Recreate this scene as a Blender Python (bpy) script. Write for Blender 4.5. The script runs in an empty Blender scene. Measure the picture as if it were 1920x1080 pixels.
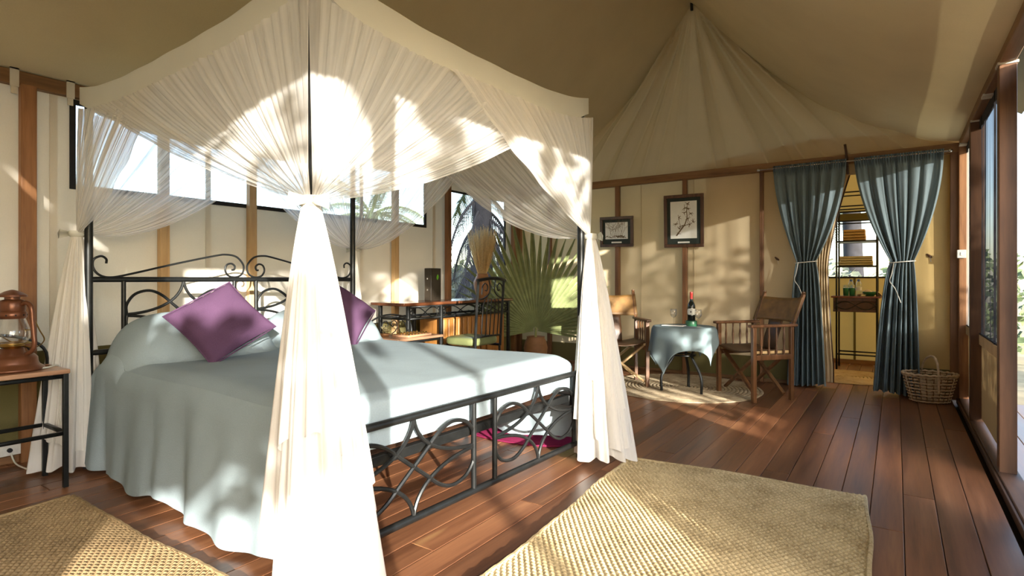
import bpy, math, random
from mathutils import Vector, Matrix
random.seed(7)
scene = bpy.context.scene
COL = scene.collection
PI = math.pi
def R(d): return math.radians(d)

# ------------------------------------------------------------------ camera, world, sun, exposure
cam_d = bpy.data.cameras.new('camera'); cam = bpy.data.objects.new('camera', cam_d); COL.objects.link(cam)
cam.location = (0, 0, 1.035); cam.rotation_euler = (R(90), 0, R(34.337))
cam_d.sensor_width = 36; cam_d.lens = 1054 / 1920 * 36; cam_d.shift_y = -16 / 1920
cam_d.clip_start = .05; cam_d.clip_end = 500
scene.camera = cam

SUN_DIR = Vector((-.543, .385, -.125)).normalized()
world = bpy.data.worlds.new('world'); scene.world = world; world.use_nodes = True
wn = world.node_tree; bg = wn.nodes['Background']
sky = wn.nodes.new('ShaderNodeTexSky'); sky.sky_type = 'NISHITA'; sky.sun_disc = False
sky.sun_elevation = R(24); sky.sun_rotation = math.atan2(-SUN_DIR.x, -SUN_DIR.y)
sky.air_density = 1.0; sky.dust_density = 1.5
wn.links.new(sky.outputs[0], bg.inputs[0]); bg.inputs[1].default_value = .42

sun_d = bpy.data.lights.new('sun', 'SUN'); sun = bpy.data.objects.new('sun', sun_d); COL.objects.link(sun)
sun_d.energy = 7.5; sun_d.color = (1, .94, .84); sun_d.angle = R(.55)
sun.rotation_euler = SUN_DIR.to_track_quat('-Z', 'Y').to_euler(); sun.location = (8, -6, 4)

scene.view_settings.view_transform = 'Standard'; scene.view_settings.look = 'None'
scene.view_settings.gamma = 1; scene.view_settings.use_curve_mapping = False
scene.view_settings.exposure = 1.22
try:
    scene.cycles.max_bounces = 11; scene.cycles.diffuse_bounces = 6
    scene.cycles.transparent_max_bounces = 18; scene.cycles.transmission_bounces = 8
    scene.cycles.sample_clamp_indirect = 8; scene.cycles.use_denoising = True
except Exception: pass

# ------------------------------------------------------------------ materials
def new_mat(name):
    m = bpy.data.materials.new(name); m.use_nodes = True
    nt = m.node_tree; b = nt.nodes['Principled BSDF']
    return m, nt, b
def coords(nt, scale=(1, 1, 1), kind='Object', rnd=False):
    tc = nt.nodes.new('ShaderNodeTexCoord'); mp = nt.nodes.new('ShaderNodeMapping')
    mp.inputs['Scale'].default_value = scale
    nt.links.new(tc.outputs[kind], mp.inputs[0])
    if rnd:
        oi = nt.nodes.new('ShaderNodeObjectInfo'); mu = nt.nodes.new('ShaderNodeMath'); mu.operation = 'MULTIPLY'
        mu.inputs[1].default_value = 37; nt.links.new(oi.outputs['Random'], mu.inputs[0])
        nt.links.new(mu.outputs[0], mp.inputs['Location'])
    return mp.outputs[0]
def noise(nt, vec, scale, detail=4, rough=.55):
    n = nt.nodes.new('ShaderNodeTexNoise'); n.inputs['Scale'].default_value = scale
    n.inputs['Detail'].default_value = detail; n.inputs['Roughness'].default_value = rough
    nt.links.new(vec, n.inputs['Vector']); return n.outputs[0]
def ramp(nt, fac, stops):
    r = nt.nodes.new('ShaderNodeValToRGB'); e = r.color_ramp.elements
    e[0].position, e[0].color = stops[0][0], (*stops[0][1], 1)
    e[1].position, e[1].color = stops[-1][0], (*stops[-1][1], 1)
    for p, c in stops[1:-1]:
        k = e.new(p); k.color = (*c, 1)
    nt.links.new(fac, r.inputs[0]); return r.outputs[0]
def bump(nt, b, h, strength=.3, dist=.01):
    n = nt.nodes.new('ShaderNodeBump'); n.inputs['Strength'].default_value = strength
    n.inputs['Distance'].default_value = dist; nt.links.new(h, n.inputs['Height'])
    nt.links.new(n.outputs[0], b.inputs['Normal']); return n
def mul(c, k): return tuple(min(1, x * k) for x in c)

def plain(name, c, rough=.5, metal=0, var=.12, scale=30, bstr=0):
    m, nt, b = new_mat(name); v = coords(nt)
    n = noise(nt, v, scale)
    nt.links.new(ramp(nt, n, [(.3, mul(c, 1 - var)), (.7, mul(c, 1 + var))]), b.inputs['Base Color'])
    b.inputs['Roughness'].default_value = rough; b.inputs['Metallic'].default_value = metal
    if bstr: bump(nt, b, n, bstr, .004)
    return m
def wood(name, dark, light, rough=.45, axis=1, scale=14, rnd=True, knots=True):
    m, nt, b = new_mat(name)
    s = [1, 1, 1]; s[axis] = .08
    v = coords(nt, tuple(s), rnd=rnd)
    n = noise(nt, v, scale, 6, .62)
    n2 = noise(nt, v, scale * 6, 3, .5)
    mx = nt.nodes.new('ShaderNodeMath'); mx.operation = 'MULTIPLY_ADD'; mx.inputs[1].default_value = .25
    nt.links.new(n2, mx.inputs[0]); nt.links.new(n, mx.inputs[2])
    mid = tuple((a + c) / 2 for a, c in zip(dark, light))
    colr = ramp(nt, mx.outputs[0], [(.38, dark), (.58, mid), (.85, light)])
    oi = nt.nodes.new('ShaderNodeObjectInfo')
    hs = nt.nodes.new('ShaderNodeHueSaturation'); mr = nt.nodes.new('ShaderNodeMapRange')
    mr.inputs[3].default_value = .72; mr.inputs[4].default_value = 1.22
    nt.links.new(oi.outputs['Random'], mr.inputs[0]); nt.links.new(mr.outputs[0], hs.inputs['Value'])
    nt.links.new(colr, hs.inputs['Color']); nt.links.new(hs.outputs[0], b.inputs['Base Color'])
    b.inputs['Roughness'].default_value = rough
    bump(nt, b, mx.outputs[0], .12, .003)
    return m
def cloth(name, c, trans=.35, opacity=1.0, weave=260, var=.08, stripes=None, rough=.9, tcol=None, bstr=.15, big=0):
    """woven fabric: diffuse + translucent (+ open weave as transparency)"""
    m, nt, b = new_mat(name); nt.nodes.remove(b); out = nt.nodes['Material Output']
    v = coords(nt); n = noise(nt, v, weave, 2); n3 = noise(nt, v, 2.2, 3)
    ad = nt.nodes.new('ShaderNodeMath'); ad.operation = 'MULTIPLY_ADD'; ad.inputs[1].default_value = .5
    nt.links.new(n, ad.inputs[0]); nt.links.new(n3, ad.inputs[2])
    cc = ramp(nt, ad.outputs[0], [(.5, mul(c, 1 - var)), (1.0, mul(c, 1 + var))])
    d = nt.nodes.new('ShaderNodeBsdfDiffuse'); t = nt.nodes.new('ShaderNodeBsdfTranslucent')
    nt.links.new(cc, d.inputs[0])
    if tcol: t.inputs[0].default_value = (*tcol, 1)
    else: nt.links.new(cc, t.inputs[0])
    bn = nt.nodes.new('ShaderNodeBump'); bn.inputs['Strength'].default_value = bstr; bn.inputs['Distance'].default_value = .003
    nt.links.new(n, bn.inputs['Height']); nt.links.new(bn.outputs[0], d.inputs['Normal'])
    mx = nt.nodes.new('ShaderNodeMixShader'); mx.inputs[0].default_value = trans
    nt.links.new(d.outputs[0], mx.inputs[1]); nt.links.new(t.outputs[0], mx.inputs[2])
    last = mx.outputs[0]
    if opacity < 1 or stripes:
        tr = nt.nodes.new('ShaderNodeBsdfTransparent'); m2 = nt.nodes.new('ShaderNodeMixShader')
        if stripes:
            vu = coords(nt, (stripes[0], stripes[3], 1), 'UV')
            ns = noise(nt, vu, 1.0, 3, .6)
            mr = nt.nodes.new('ShaderNodeMapRange'); mr.inputs[1].default_value = .32; mr.inputs[2].default_value = .68
            mr.inputs[3].default_value = stripes[1]; mr.inputs[4].default_value = stripes[2]
            nt.links.new(ns, mr.inputs[0]); nt.links.new(mr.outputs[0], m2.inputs[0])
        else: m2.inputs[0].default_value = opacity
        nt.links.new(tr.outputs[0], m2.inputs[1]); nt.links.new(last, m2.inputs[2]); last = m2.outputs[0]
    nt.links.new(last, out.inputs[0])
    return m
def glass(name, c=(1, 1, 1), rough=0.0):
    """thin clear glass: mostly see-through with a Fresnel reflection"""
    m, nt, b = new_mat(name); nt.nodes.remove(b); out = nt.nodes['Material Output']
    tr = nt.nodes.new('ShaderNodeBsdfTransparent'); tr.inputs[0].default_value = (*mul(c, .97), 1)
    gl = nt.nodes.new('ShaderNodeBsdfGlossy'); gl.inputs['Roughness'].default_value = .03 + rough
    lw = nt.nodes.new('ShaderNodeLayerWeight'); lw.inputs[0].default_value = .35
    fr = nt.nodes.new('ShaderNodeMath'); fr.operation = 'MULTIPLY_ADD'; fr.inputs[1].default_value = .45; fr.inputs[2].default_value = .05; nt.links.new(lw.outputs['Facing'], fr.inputs[0])
    mx = nt.nodes.new('ShaderNodeMixShader'); nt.links.new(fr.outputs[0], mx.inputs[0])
    nt.links.new(tr.outputs[0], mx.inputs[1]); nt.links.new(gl.outputs[0], mx.inputs[2]); nt.links.new(mx.outputs[0], out.inputs[0])
    return m
def planks_mat():
    m, nt, b = new_mat('plank_wood')
    v = coords(nt, (1, .06, 1), rnd=True)
    n = noise(nt, v, 13, 7, .62); n2 = noise(nt, v, 90, 3)
    mx = nt.nodes.new('ShaderNodeMath'); mx.operation = 'MULTIPLY_ADD'; mx.inputs[1].default_value = .22
    nt.links.new(n2, mx.inputs[0]); nt.links.new(n, mx.inputs[2])
    colr = ramp(nt, mx.outputs[0], [(.36, (.075, .029, .014)), (.56, (.185, .077, .036)), (.72, (.255, .112, .052)), (.95, (.41, .21, .095))])
    vs_ = coords(nt, (1, .13, 1), rnd=True); ns = noise(nt, vs_, 5.5, 2, .4)
    st = ramp(nt, ns, [(.735, (0, 0, 0)), (.76, (1, 1, 1))])
    mxs = nt.nodes.new('ShaderNodeMix'); mxs.data_type = 'RGBA'; nt.links.new(st, mxs.inputs[0])
    nt.links.new(colr, mxs.inputs[6]); mxs.inputs[7].default_value = (.36, .20, .085, 1); colr = mxs.outputs[2]
    oi = nt.nodes.new('ShaderNodeObjectInfo'); hs = nt.nodes.new('ShaderNodeHueSaturation'); mr = nt.nodes.new('ShaderNodeMapRange')
    mr.inputs[3].default_value = .68; mr.inputs[4].default_value = 1.32
    nt.links.new(oi.outputs['Random'], mr.inputs[0]); nt.links.new(mr.outputs[0], hs.inputs['Value'])
    nt.links.new(colr, hs.inputs['Color']); nt.links.new(hs.outputs[0], b.inputs['Base Color'])
    rr = nt.nodes.new('ShaderNodeMapRange'); rr.inputs[3].default_value = .24; rr.inputs[4].default_value = .46
    nt.links.new(n, rr.inputs[0]); nt.links.new(rr.outputs[0], b.inputs['Roughness'])
    bump(nt, b, mx.outputs[0], .1, .003)
    return m
def jute_mat(name, a, c, s=1.0):
    m, nt, b = new_mat(name); v = coords(nt)
    n = noise(nt, v, 75 * s, 4, .65); n2 = noise(nt, v, 5, 3)
    ad = nt.nodes.new('ShaderNodeMath'); ad.operation = 'MULTIPLY_ADD'; ad.inputs[1].default_value = .7
    nt.links.new(n2, ad.inputs[0]); nt.links.new(n, ad.inputs[2])
    nt.links.new(ramp(nt, ad.outputs[0], [(.55, a), (1.1, c)]), b.inputs['Base Color'])
    b.inputs['Roughness'].default_value = .9
    bump(nt, b, n, .5, .004)
    return m

M = {}
M['plank'] = planks_mat()
M['under'] = plain('floor_underlay', (.02, .012, .008), .9)
M['post'] = wood('post_timber', (.11, .045, .018), (.34, .16, .065), .55, axis=2, scale=16)
M['dark_post'] = wood('dark_post_timber', (.06, .024, .010), (.19, .085, .034), .55, axis=2, scale=16)
M['dark_sill'] = wood('dark_sill_timber', (.04, .018, .009), (.13, .06, .026), .6, axis=1, scale=16)
M['beamY'] = wood('beam_timber_long', (.12, .055, .02), (.34, .17, .065), .55, axis=1, scale=16)
M['beamX'] = wood('beam_timber_cross', (.14, .065, .024), (.36, .19, .075), .55, axis=0, scale=16)
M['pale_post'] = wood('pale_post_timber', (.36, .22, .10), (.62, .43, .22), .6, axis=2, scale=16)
M['canvas_L'] = cloth('pale_canvas', (.76, .72, .635), .08, weave=180, var=.06, tcol=(.78, .68, .48))
M['canvas_E'] = cloth('cream_canvas', (.62, .51, .33), .08, weave=180, var=.06, tcol=(.75, .55, .24))
M['canvas_roof'] = cloth('olive_roof_canvas', (.70, .595, .37), .05, weave=150, var=.05, tcol=(.5, .4, .2))
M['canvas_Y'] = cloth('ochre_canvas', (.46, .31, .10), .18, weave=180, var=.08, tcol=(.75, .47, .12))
M['canvas_backlit'] = cloth('backlit_cream_canvas', (.58, .43, .19), .2, weave=180, var=.08, tcol=(.8, .55, .2))  # cream canvas tinted ochre for the glow of light from behind
M['canvas_G'] = cloth('khaki_gable_canvas', (.60, .50, .32), .06, weave=180, var=.06, tcol=(.7, .5, .24))
M['canvas_P'] = cloth('brown_canvas_panel', (.36, .24, .11), .06, weave=180, var=.08)
M['olive'] = cloth('olive_skirting_canvas', (.16, .14, .06), .08, weave=180)
M['black_cloth'] = plain('black_binding', (.012, .012, .014), .8)
M['white'] = plain('white_plastic', (.75, .74, .70), .4)
M['strap'] = cloth('white_webbing', (.72, .68, .58), .1)
M['iron'] = plain('black_iron', (.028, .030, .030), .38, .7, .25, 18)
M['net'] = cloth('sheer_net', (.90, .88, .84), .5, weave=400, var=.03, stripes=(46, .55, .97, .7), tcol=(.92, .90, .85))
M['net_thin'] = cloth('single_layer_net', (.90, .88, .84), .5, weave=400, var=.03, stripes=(50, .34, .90, .7), tcol=(.92, .90, .85))
M['tail'] = cloth('gathered_net', (.90, .88, .84), .26, weave=400, var=.03, stripes=(34, .80, 1.0, .5), tcol=(.92, .89, .82))
M['voile'] = cloth('white_cotton_band', (.80, .79, .70), .3, weave=300, var=.03)
M['spread'] = cloth('pale_blue_bedspread', (.32, .395, .43), .05, weave=230, var=.10, bstr=.35)
M['sheet'] = cloth('white_sheet', (.80, .82, .82), .05)
M['purple'] = cloth('purple_fabric', (.098, .052, .10), .02, weave=260, var=.18, bstr=.4)
M['blue'] = cloth('slate_blue_curtain', (.20, .26, .285), .15, weave=200, var=.14, bstr=.3)
M['blue_cloth'] = cloth('slate_blue_tablecloth', (.23, .30, .32), .08, weave=240, var=.10)
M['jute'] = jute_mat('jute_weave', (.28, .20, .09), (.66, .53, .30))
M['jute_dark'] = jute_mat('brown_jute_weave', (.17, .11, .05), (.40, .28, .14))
M['sisal'] = jute_mat('sisal_coil', (.16, .11, .055), (.52, .43, .28), s=.6)
M['magenta'] = cloth('magenta_wool', (.17, .018, .055), .02, weave=150, var=.2, bstr=.5)
M['leather'] = plain('tan_leather', (.20, .105, .03), .5, 0, .3, 12, .1)
M['leather_dark'] = plain('brown_leather', (.075, .035, .014), .45, 0, .3, 12, .1)
M['chairwood'] = wood('dark_chair_wood', (.06, .024, .010), (.20, .09, .035), .32, axis=2, scale=30)
M['palewood'] = wood('pale_brace_wood', (.36, .22, .09), (.58, .40, .19), .45, axis=2, scale=30)
M['desktop'] = wood('polished_desk_wood', (.10, .032, .014), (.25, .09, .038), .18, axis=1, scale=18)
M['orange_wood'] = wood('orange_cabinet_wood', (.24, .09, .02), (.50, .23, .06), .35, axis=2, scale=20)
M['stand_top'] = wood('nightstand_wood', (.20, .09, .045), (.48, .28, .17), .22, axis=1, scale=22)
M['frame_wood'] = wood('picture_frame_wood', (.04, .016, .008), (.13, .06, .03), .35, axis=2, scale=30)
M['matboard'] = plain('green_black_mount', (.022, .032, .026), .8)
M['paper'] = plain('print_paper', (.80, .80, .75), .7, var=.03)
M['ink'] = plain('sepia_ink', (.16, .11, .055), .8)
M['copper'] = plain('bronze_brown_enamel', (.17, .062, .028), .3, .4, .2, 20)
M['glass'] = glass('clear_glass')
M['green_glass'] = plain('dark_bottle_glass', (.006, .010, .008), .06, 0, .1)
M['red_foil'] = plain('red_foil', (.30, .03, .025), .35, .3)
M['label'] = plain('cream_label', (.74, .73, .66), .6, var=.03)
M['label_ink'] = plain('label_ink', (.08, .06, .05), .7)
M['green_wood'] = plain('green_lacquer', (.02, .10, .045), .35)
M['leaf'] = plain('fan_palm_leaf', (.22, .255, .11), .55, 0, .2, 9)
M['leaf_edge'] = plain('fan_palm_rib', (.30, .32, .11), .5)
M['clay'] = plain('terracotta', (.33, .16, .065), .6, 0, .15, 14)
M['straw'] = plain('dry_grass_straw', (.84, .64, .32), .7, 0, .2, 60)
M['binder'] = plain('black_binder_card', (.022, .017, .012), .35)
M['leaf_print'] = plain('bright_green_print', (.12, .42, .02), .6)
M['cushion_green'] = plain('olive_green_satin', (.16, .18, .075), .32, 0, .12, 8)
M['wicker'] = plain('pale_wicker', (.58, .43, .27), .6, 0, .25, 30)
M['wicker_dark'] = plain('dark_cane', (.20, .11, .05), .7)  # darker cane of the basket stakes and base
M['towel_tan'] = cloth('tan_towel', (.60, .42, .20), .05, weave=120, bstr=.6)
M['towel_cream'] = cloth('cream_towel', (.66, .60, .38), .05, weave=120, bstr=.6)
M['cream_cloth'] = cloth('cream_napkin', (.72, .60, .42), .05)
M['blue_cap'] = plain('blue_plastic', (.05, .13, .45), .35)
M['water'] = glass('clear_plastic', (.88, .94, 1), .04)
M['green_cup'] = plain('green_plastic', (.03, .17, .08), .35)
M['mesh'] = cloth('dark_mesh', (.035, .035, .04), .15, weave=500, stripes=(9, .80, .98, .3))
M['mesh_grey'] = cloth('grey_mesh', (.26, .27, .25), .4, weave=500, stripes=(9, .68, .96, .3))
M['screen'] = cloth('insect_screen', (.10, .11, .13), .2, opacity=.16, weave=500)
M['cord'] = plain('white_cable', (.72, .70, .62), .4)
M['chrome'] = plain('chrome', (.6, .6, .6), .2, 1)
M['brass'] = plain('brass', (.5, .33, .1), .3, 1)
M['soil'] = plain('dry_ground', (.30, .24, .13), .95, 0, .3, 2)
M['bark'] = plain('dark_palm_bark', (.022, .021, .024), .9, 0, .35, 9, .4)
M['dead_frond'] = plain('dead_palm_frond', (.03, .028, .03), .9, 0, .3, 6)
M['bush'] = plain('dusty_green_leaf', (.11, .15, .06), .7, 0, .3, 3)
M['bush2'] = plain('grey_green_leaf', (.16, .18, .12), .7, 0, .3, 3)
M['dark_canvas'] = plain('dark_green_canvas', (.015, .02, .015), .7)

# ------------------------------------------------------------------ mesh helpers
class MB:
    def __init__(s): s.v = []; s.f = []; s.uv = {}
    def add(s, vs, fs):
        o = len(s.v); s.v += [tuple(p) for p in vs]; s.f += [tuple(i + o for i in f) for f in fs]; return s
    def box(s, lo, hi):
        (a, b, c), (d, e, f) = lo, hi
        return s.add([(a, b, c), (d, b, c), (d, e, c), (a, e, c), (a, b, f), (d, b, f), (d, e, f), (a, e, f)],
                     [(3, 2, 1, 0), (4, 5, 6, 7), (0, 1, 5, 4), (1, 2, 6, 5), (2, 3, 7, 6), (3, 0, 4, 7)])
    def bar(s, p, q, w, h, up=(0, 0, 1)):
        p, q = Vector(p), Vector(q); d = (q - p).normalized(); up = Vector(up)
        if abs(d.dot(up)) > .98: up = Vector((1, 0, 0))
        x = d.cross(up).normalized(); y = x.cross(d)
        vs = [e + x * sx * w / 2 + y * sy * h / 2 for e in (p, q) for sx, sy in ((-1, -1), (1, -1), (1, 1), (-1, 1))]
        return s.add(vs, [(0, 1, 2, 3), (7, 6, 5, 4), (0, 4, 5, 1), (1, 5, 6, 2), (2, 6, 7, 3), (3, 7, 4, 0)])
    def tube(s, pts, r, n=8, closed=False, flat=1.0):
        pts = [Vector(p) for p in pts]; m = len(pts); vs = []; fs = []
        rr = r if isinstance(r, (list, tuple)) else [r] * m
        prev = None
        for i, p in enumerate(pts):
            a = pts[(i - 1) % m] if (closed or i > 0) else pts[i]; b = pts[(i + 1) % m] if (closed or i < m - 1) else pts[i]
            d = (b - a)
            d = d.normalized() if d.length > 1e-9 else Vector((0, 0, 1))
            if prev is None:
                ref = Vector((0, 0, 1)) if abs(d.z) < .9 else Vector((1, 0, 0)); x = d.cross(ref).normalized()
            else:
                x = prev - d * prev.dot(d); x = x.normalized() if x.length > 1e-6 else d.orthogonal().normalized()
            prev = x; y = d.cross(x)
            for k in range(n):
                t = 2 * PI * k / n; vs.append(p + x * math.cos(t) * rr[i] + y * math.sin(t) * rr[i] * flat)
        for i in range(m if closed else m - 1):
            for k in range(n):
                j = (i + 1) % m
                fs.append((i * n + k, i * n + (k + 1) % n, j * n + (k + 1) % n, j * n + k))
        if not closed: fs += [tuple(range(n))[::-1], tuple((m - 1) * n + k for k in range(n))]
        return s.add(vs, fs)
    def lathe(s, prof, n=24, c=(0, 0, 0), sx=1, sy=1):
        vs = []; fs = []
        for r, z in prof:
            for k in range(n):
                t = 2 * PI * k / n; vs.append((c[0] + r * math.cos(t) * sx, c[1] + r * math.sin(t) * sy, c[2] + z))
        for i in range(len(prof) - 1):
            for k in range(n): fs.append((i * n + k, i * n + (k + 1) % n, (i + 1) * n + (k + 1) % n, (i + 1) * n + k))
        if prof[0][0] > 1e-5: fs.append(tuple(range(n))[::-1])
        if prof[-1][0] > 1e-5: fs.append(tuple((len(prof) - 1) * n + k for k in range(n)))
        return s.add(vs, fs)
    def grid(s, fn, nu, nv, closeu=False, flip=False):
        vs = []; fs = []; o = len(s.v); mu = nu if closeu else nu + 1
        for j in range(nv + 1):
            for i in range(mu): vs.append(fn(i / nu, j / nv))
        for j in range(nv):
            for i in range(nu):
                a = j * mu + i; b = j * mu + (i + 1) % mu; c = (j + 1) * mu + (i + 1) % mu; d = (j + 1) * mu + i
                f = (a, b, c, d); f = f[::-1] if flip else f
                fs.append(f)
                q = [(i / nu, j / nv), ((i + 1) / nu, j / nv), ((i + 1) / nu, (j + 1) / nv), (i / nu, (j + 1) / nv)]
                s.uv[len(s.f) + len(fs) - 1] = q[::-1] if flip else q
        return s.add(vs, fs)
    def mesh(s, name, mat, smooth=True):
        me = bpy.data.meshes.new(name); me.from_pydata(s.v, [], s.f)
        if s.uv:
            ul = me.uv_layers.new(name='UVMap')
            for p in me.polygons:
                q = s.uv.get(p.index)
                if q:
                    for k, li in enumerate(p.loop_indices): ul.data[li].uv = q[k]
        me.materials.append(M[mat] if isinstance(mat, str) else mat)
        if smooth:
            for p in me.polygons: p.use_smooth = True
        me.update(); return me
    def build(s, name, mat, parent=None, smooth=True, bevel=0, solid=0, sub=0, loc=None, rot=None):
        o = bpy.data.objects.new(name, s.mesh(name, mat, smooth)); COL.objects.link(o)
        if parent: o.parent = parent
        if loc: o.location = loc
        if rot: o.rotation_euler = rot
        if sub:
            k = o.modifiers.new('sub', 'SUBSURF'); k.levels = k.render_levels = sub
        if solid:
            k = o.modifiers.new('solid', 'SOLIDIFY'); k.thickness = solid; k.offset = 0
        if bevel:
            k = o.modifiers.new('bevel', 'BEVEL'); k.width = bevel; k.segments = 2; k.limit_method = 'ANGLE'; k.angle_limit = R(40)
        if smooth and not sub and (bevel or any(len(f) > 4 for f in s.f)):
            try: o.data.set_sharp_from_angle(angle=R(42))
            except Exception: pass
        return o
def fl(o):   # flat shading helper
    for p in o.data.polygons: p.use_smooth = False
    return o
def tag(o, label, cat, group=None, kind=None):
    o['label'] = label; o['category'] = cat
    if group: o['group'] = group
    if kind: o['kind'] = kind
    return o
def thing(name, label, cat, loc=(0, 0, 0), rz=0, group=None):
    o = bpy.data.objects.new(name, None); COL.objects.link(o); o.empty_display_size = .1
    o.location = loc; o.rotation_euler = (0, 0, rz)
    return tag(o, label, cat, group)
def structure(o, label=None, cat=None):
    o['kind'] = 'structure'
    if label: o['label'] = label
    if cat: o['category'] = cat
    return o
def bez(p0, p1, p2, p3, n=12):
    out = []
    for i in range(n + 1):
        t = i / n; a = 1 - t
        out.append(tuple(a**3 * p0[k] + 3 * a * a * t * p1[k] + 3 * a * t * t * p2[k] + t**3 * p3[k] for k in range(len(p0))))
    return out
def crom(pts, n=8):
    """Catmull-Rom through points"""
    P = [Vector(p) for p in pts]; P = [P[0] * 2 - P[1]] + P + [P[-1] * 2 - P[-2]]; out = []
    for i in range(1, len(P) - 2):
        a, b, c, d = P[i - 1:i + 3]
        for k in range(n):
            t = k / n
            out.append(.5 * ((2 * b) + (c - a) * t + (2 * a - 5 * b + 4 * c - d) * t * t + (3 * b - a - 3 * c + d) * t**3))
    return out + [P[-2]]
def sm(x, a, b):
    t = max(0, min(1, (x - a) / (b - a))); return t * t * (3 - 2 * t)

# ------------------------------------------------------------------ the setting
XL, XR, YE, YF, YB = -4.14, .50, 6.19, -1.7, 8.1
EAVE, RIDGE, XM = 2.20, 4.07, -1.84
ground = structure(MB().box((-60, -60, -.75), (60, 60, -.45)).build('ground', 'soil', smooth=False), 'dry sandy ground outside the tent', 'ground')

# floor: every board is a piece of its own
floor = structure(MB().box((XL - .1, YF - .1, -.12), (.62, YB + .1, -.045)).build('floor', 'under', smooth=False), 'reddish timber plank floor', 'floor')
pm = {}
def plank(x, y0, y1, parent, w=.1235):
    key = round(y1 - y0, 2)
    if key not in pm:
        L = (y1 - y0) / 2 - .0012; b = .0022; h = w / 2 - .0014
        m = MB()
        m.add([(-h, -L, -.04), (h, -L, -.04), (h, L, -.04), (-h, L, -.04), (-h, -L, -b), (h, -L, -b), (h, L, -b), (-h, L, -b),
               (-h + b, -L + b, 0), (h - b, -L + b, 0), (h - b, L - b, 0), (-h + b, L - b, 0)],
              [(0, 1, 5, 4), (1, 2, 6, 5), (2, 3, 7, 6), (3, 0, 4, 7), (4, 5, 9, 8), (5, 6, 10, 9), (6, 7, 11, 10), (7, 4, 8, 11), (8, 9, 10, 11)])
        pm[key] = m.mesh('plank', 'plank', False)
    o = bpy.data.objects.new('plank', pm[key]); COL.objects.link(o); o.parent = parent
    o.location = (x, (y0 + y1) / 2, 0); return o
x = XL + .03; k = 0
cuts = [[-1.7, 1.0, 4.3, 6.9, 8.1], [-1.7, 2.2, 5.5, 8.1], [-1.7, .2, 3.3, 6.1, 8.1], [-1.7, 1.6, 4.9, 8.1], [-1.7, 2.8, 5.9, 8.1]]
while x < .43:
    cc = cuts[(k * 3) % 5]
    for a, b in zip(cc[:-1], cc[1:]):
        plank(x, a, b, floor)
    x += .1235; k += 1
# veranda deck
deck = structure(MB().box((.535, -4, -.14), (3.2, 6.2, -.07)).build('veranda_floor', 'under', smooth=False), 'timber veranda floor outside the entrance', 'floor')
for i in range(21): plank(.60 + i * .1235, -4, 6.2, deck)
rail = structure(MB().box((2.98, -4, -.02), (3.03, 6.2, .80)).build('veranda_wall', 'olive', smooth=False), 'low canvas wall at the edge of the veranda', 'wall')
MB().bar((3.005, -4, .82), (3.005, 6.2, .82), .08, .05).build('cap_rail', 'beamY', rail, bevel=.006)
for yy in (-3.9, -1.4, 1.1, 3.6, 6.1): MB().box((2.965, yy - .04, -.1), (3.045, yy + .04, .80)).build('post', 'post', rail, bevel=.005)

# canvas sheets as grids with real openings
def sheet(name, mat, P, us, zs, holes=(), disp=None, parent=None):
    def refine(a, step):
        out = []
        for p, q in zip(a[:-1], a[1:]):
            n = max(1, int(round((q - p) / step)))
            out += [p + (q - p) * i / n for i in range(n)]
        return out + [a[-1]]
    U = sorted(set([round(v, 4) for v in us] + [round(h[i], 4) for h in holes for i in (0, 1)]))
    Z = sorted(set([round(v, 4) for v in zs] + [round(h[i], 4) for h in holes for i in (2, 3)]))
    U = refine(U, .07); Z = refine(Z, .12); m = MB(); nu = len(U)
    vs = [P(u, z, disp(u, z) if disp else 0) for z in Z for u in U]; fs = []
    for j in range(len(Z) - 1):
        for i in range(nu - 1):
            uc, zc = (U[i] + U[i + 1]) / 2, (Z[j] + Z[j + 1]) / 2
            if any(h[0] < uc < h[1] and h[2] < zc < h[3] for h in holes): continue
            a = j * nu + i; fs.append((a, a + 1, a + nu + 1, a + nu))
    m.add(vs, fs)
    return m.build(name, mat, parent)
def ripple(amp, seed, s=1):
    r = random.Random(seed); ks = [(r.uniform(2, 9) * s, r.uniform(-1.2, 1.2), r.uniform(0, 6), r.uniform(.3, 1)) for _ in range(7)]
    return lambda u, z: amp * sum(a * math.sin(k * u + q * z + p) for k, q, p, a in ks) / 2.2

# left (headboard) wall
W1 = (1.33, 4.40, 1.615, 2.10); W2 = (4.815, 5.88, .80, 2.02)
wall_left = structure(sheet('wall_left', 'canvas_L', lambda u, z, d: (XL + d, u, z), [YF, YE], [0, EAVE], [W1, W2], ripple(.006, 3)),
                      'pale canvas tent wall behind the bed', 'wall')
sheet('skirting_band', 'olive', lambda u, z, d: (XL + .022 + d, u, z), [YF, YE], [0, .62], [], ripple(.003, 5), wall_left)
MB().box((XL - .03, YF, 0), (XL + .035, YE, .045)).build('ground_batten', 'beamY', wall_left, bevel=.004)
MB().box((XL - .02, YF, 2.135), (XL + .05, YE, 2.215)).build('eave_beam', 'beamY', wall_left, bevel=.005)
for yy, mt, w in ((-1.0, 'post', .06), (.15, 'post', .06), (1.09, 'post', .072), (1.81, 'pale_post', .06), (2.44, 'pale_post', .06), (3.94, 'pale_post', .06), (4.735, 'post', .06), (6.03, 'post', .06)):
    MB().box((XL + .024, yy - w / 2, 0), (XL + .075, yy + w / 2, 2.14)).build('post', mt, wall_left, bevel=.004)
for yy in (-.9, .35, 1.03, 1.29, 2.2, 3.2, 4.2, 5.2):
    m = MB(); m.box((XL + .05, yy - .02, 2.12), (XL + .058, yy + .02, 2.225)).box((XL, yy - .02, 2.217), (XL + .058, yy + .02, 2.228)); m.box((XL + .045, yy - .014, 2.08), (XL + .053, yy + .014, 2.12))
    m.build('beam_strap', 'strap', wall_left, smooth=False)
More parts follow.
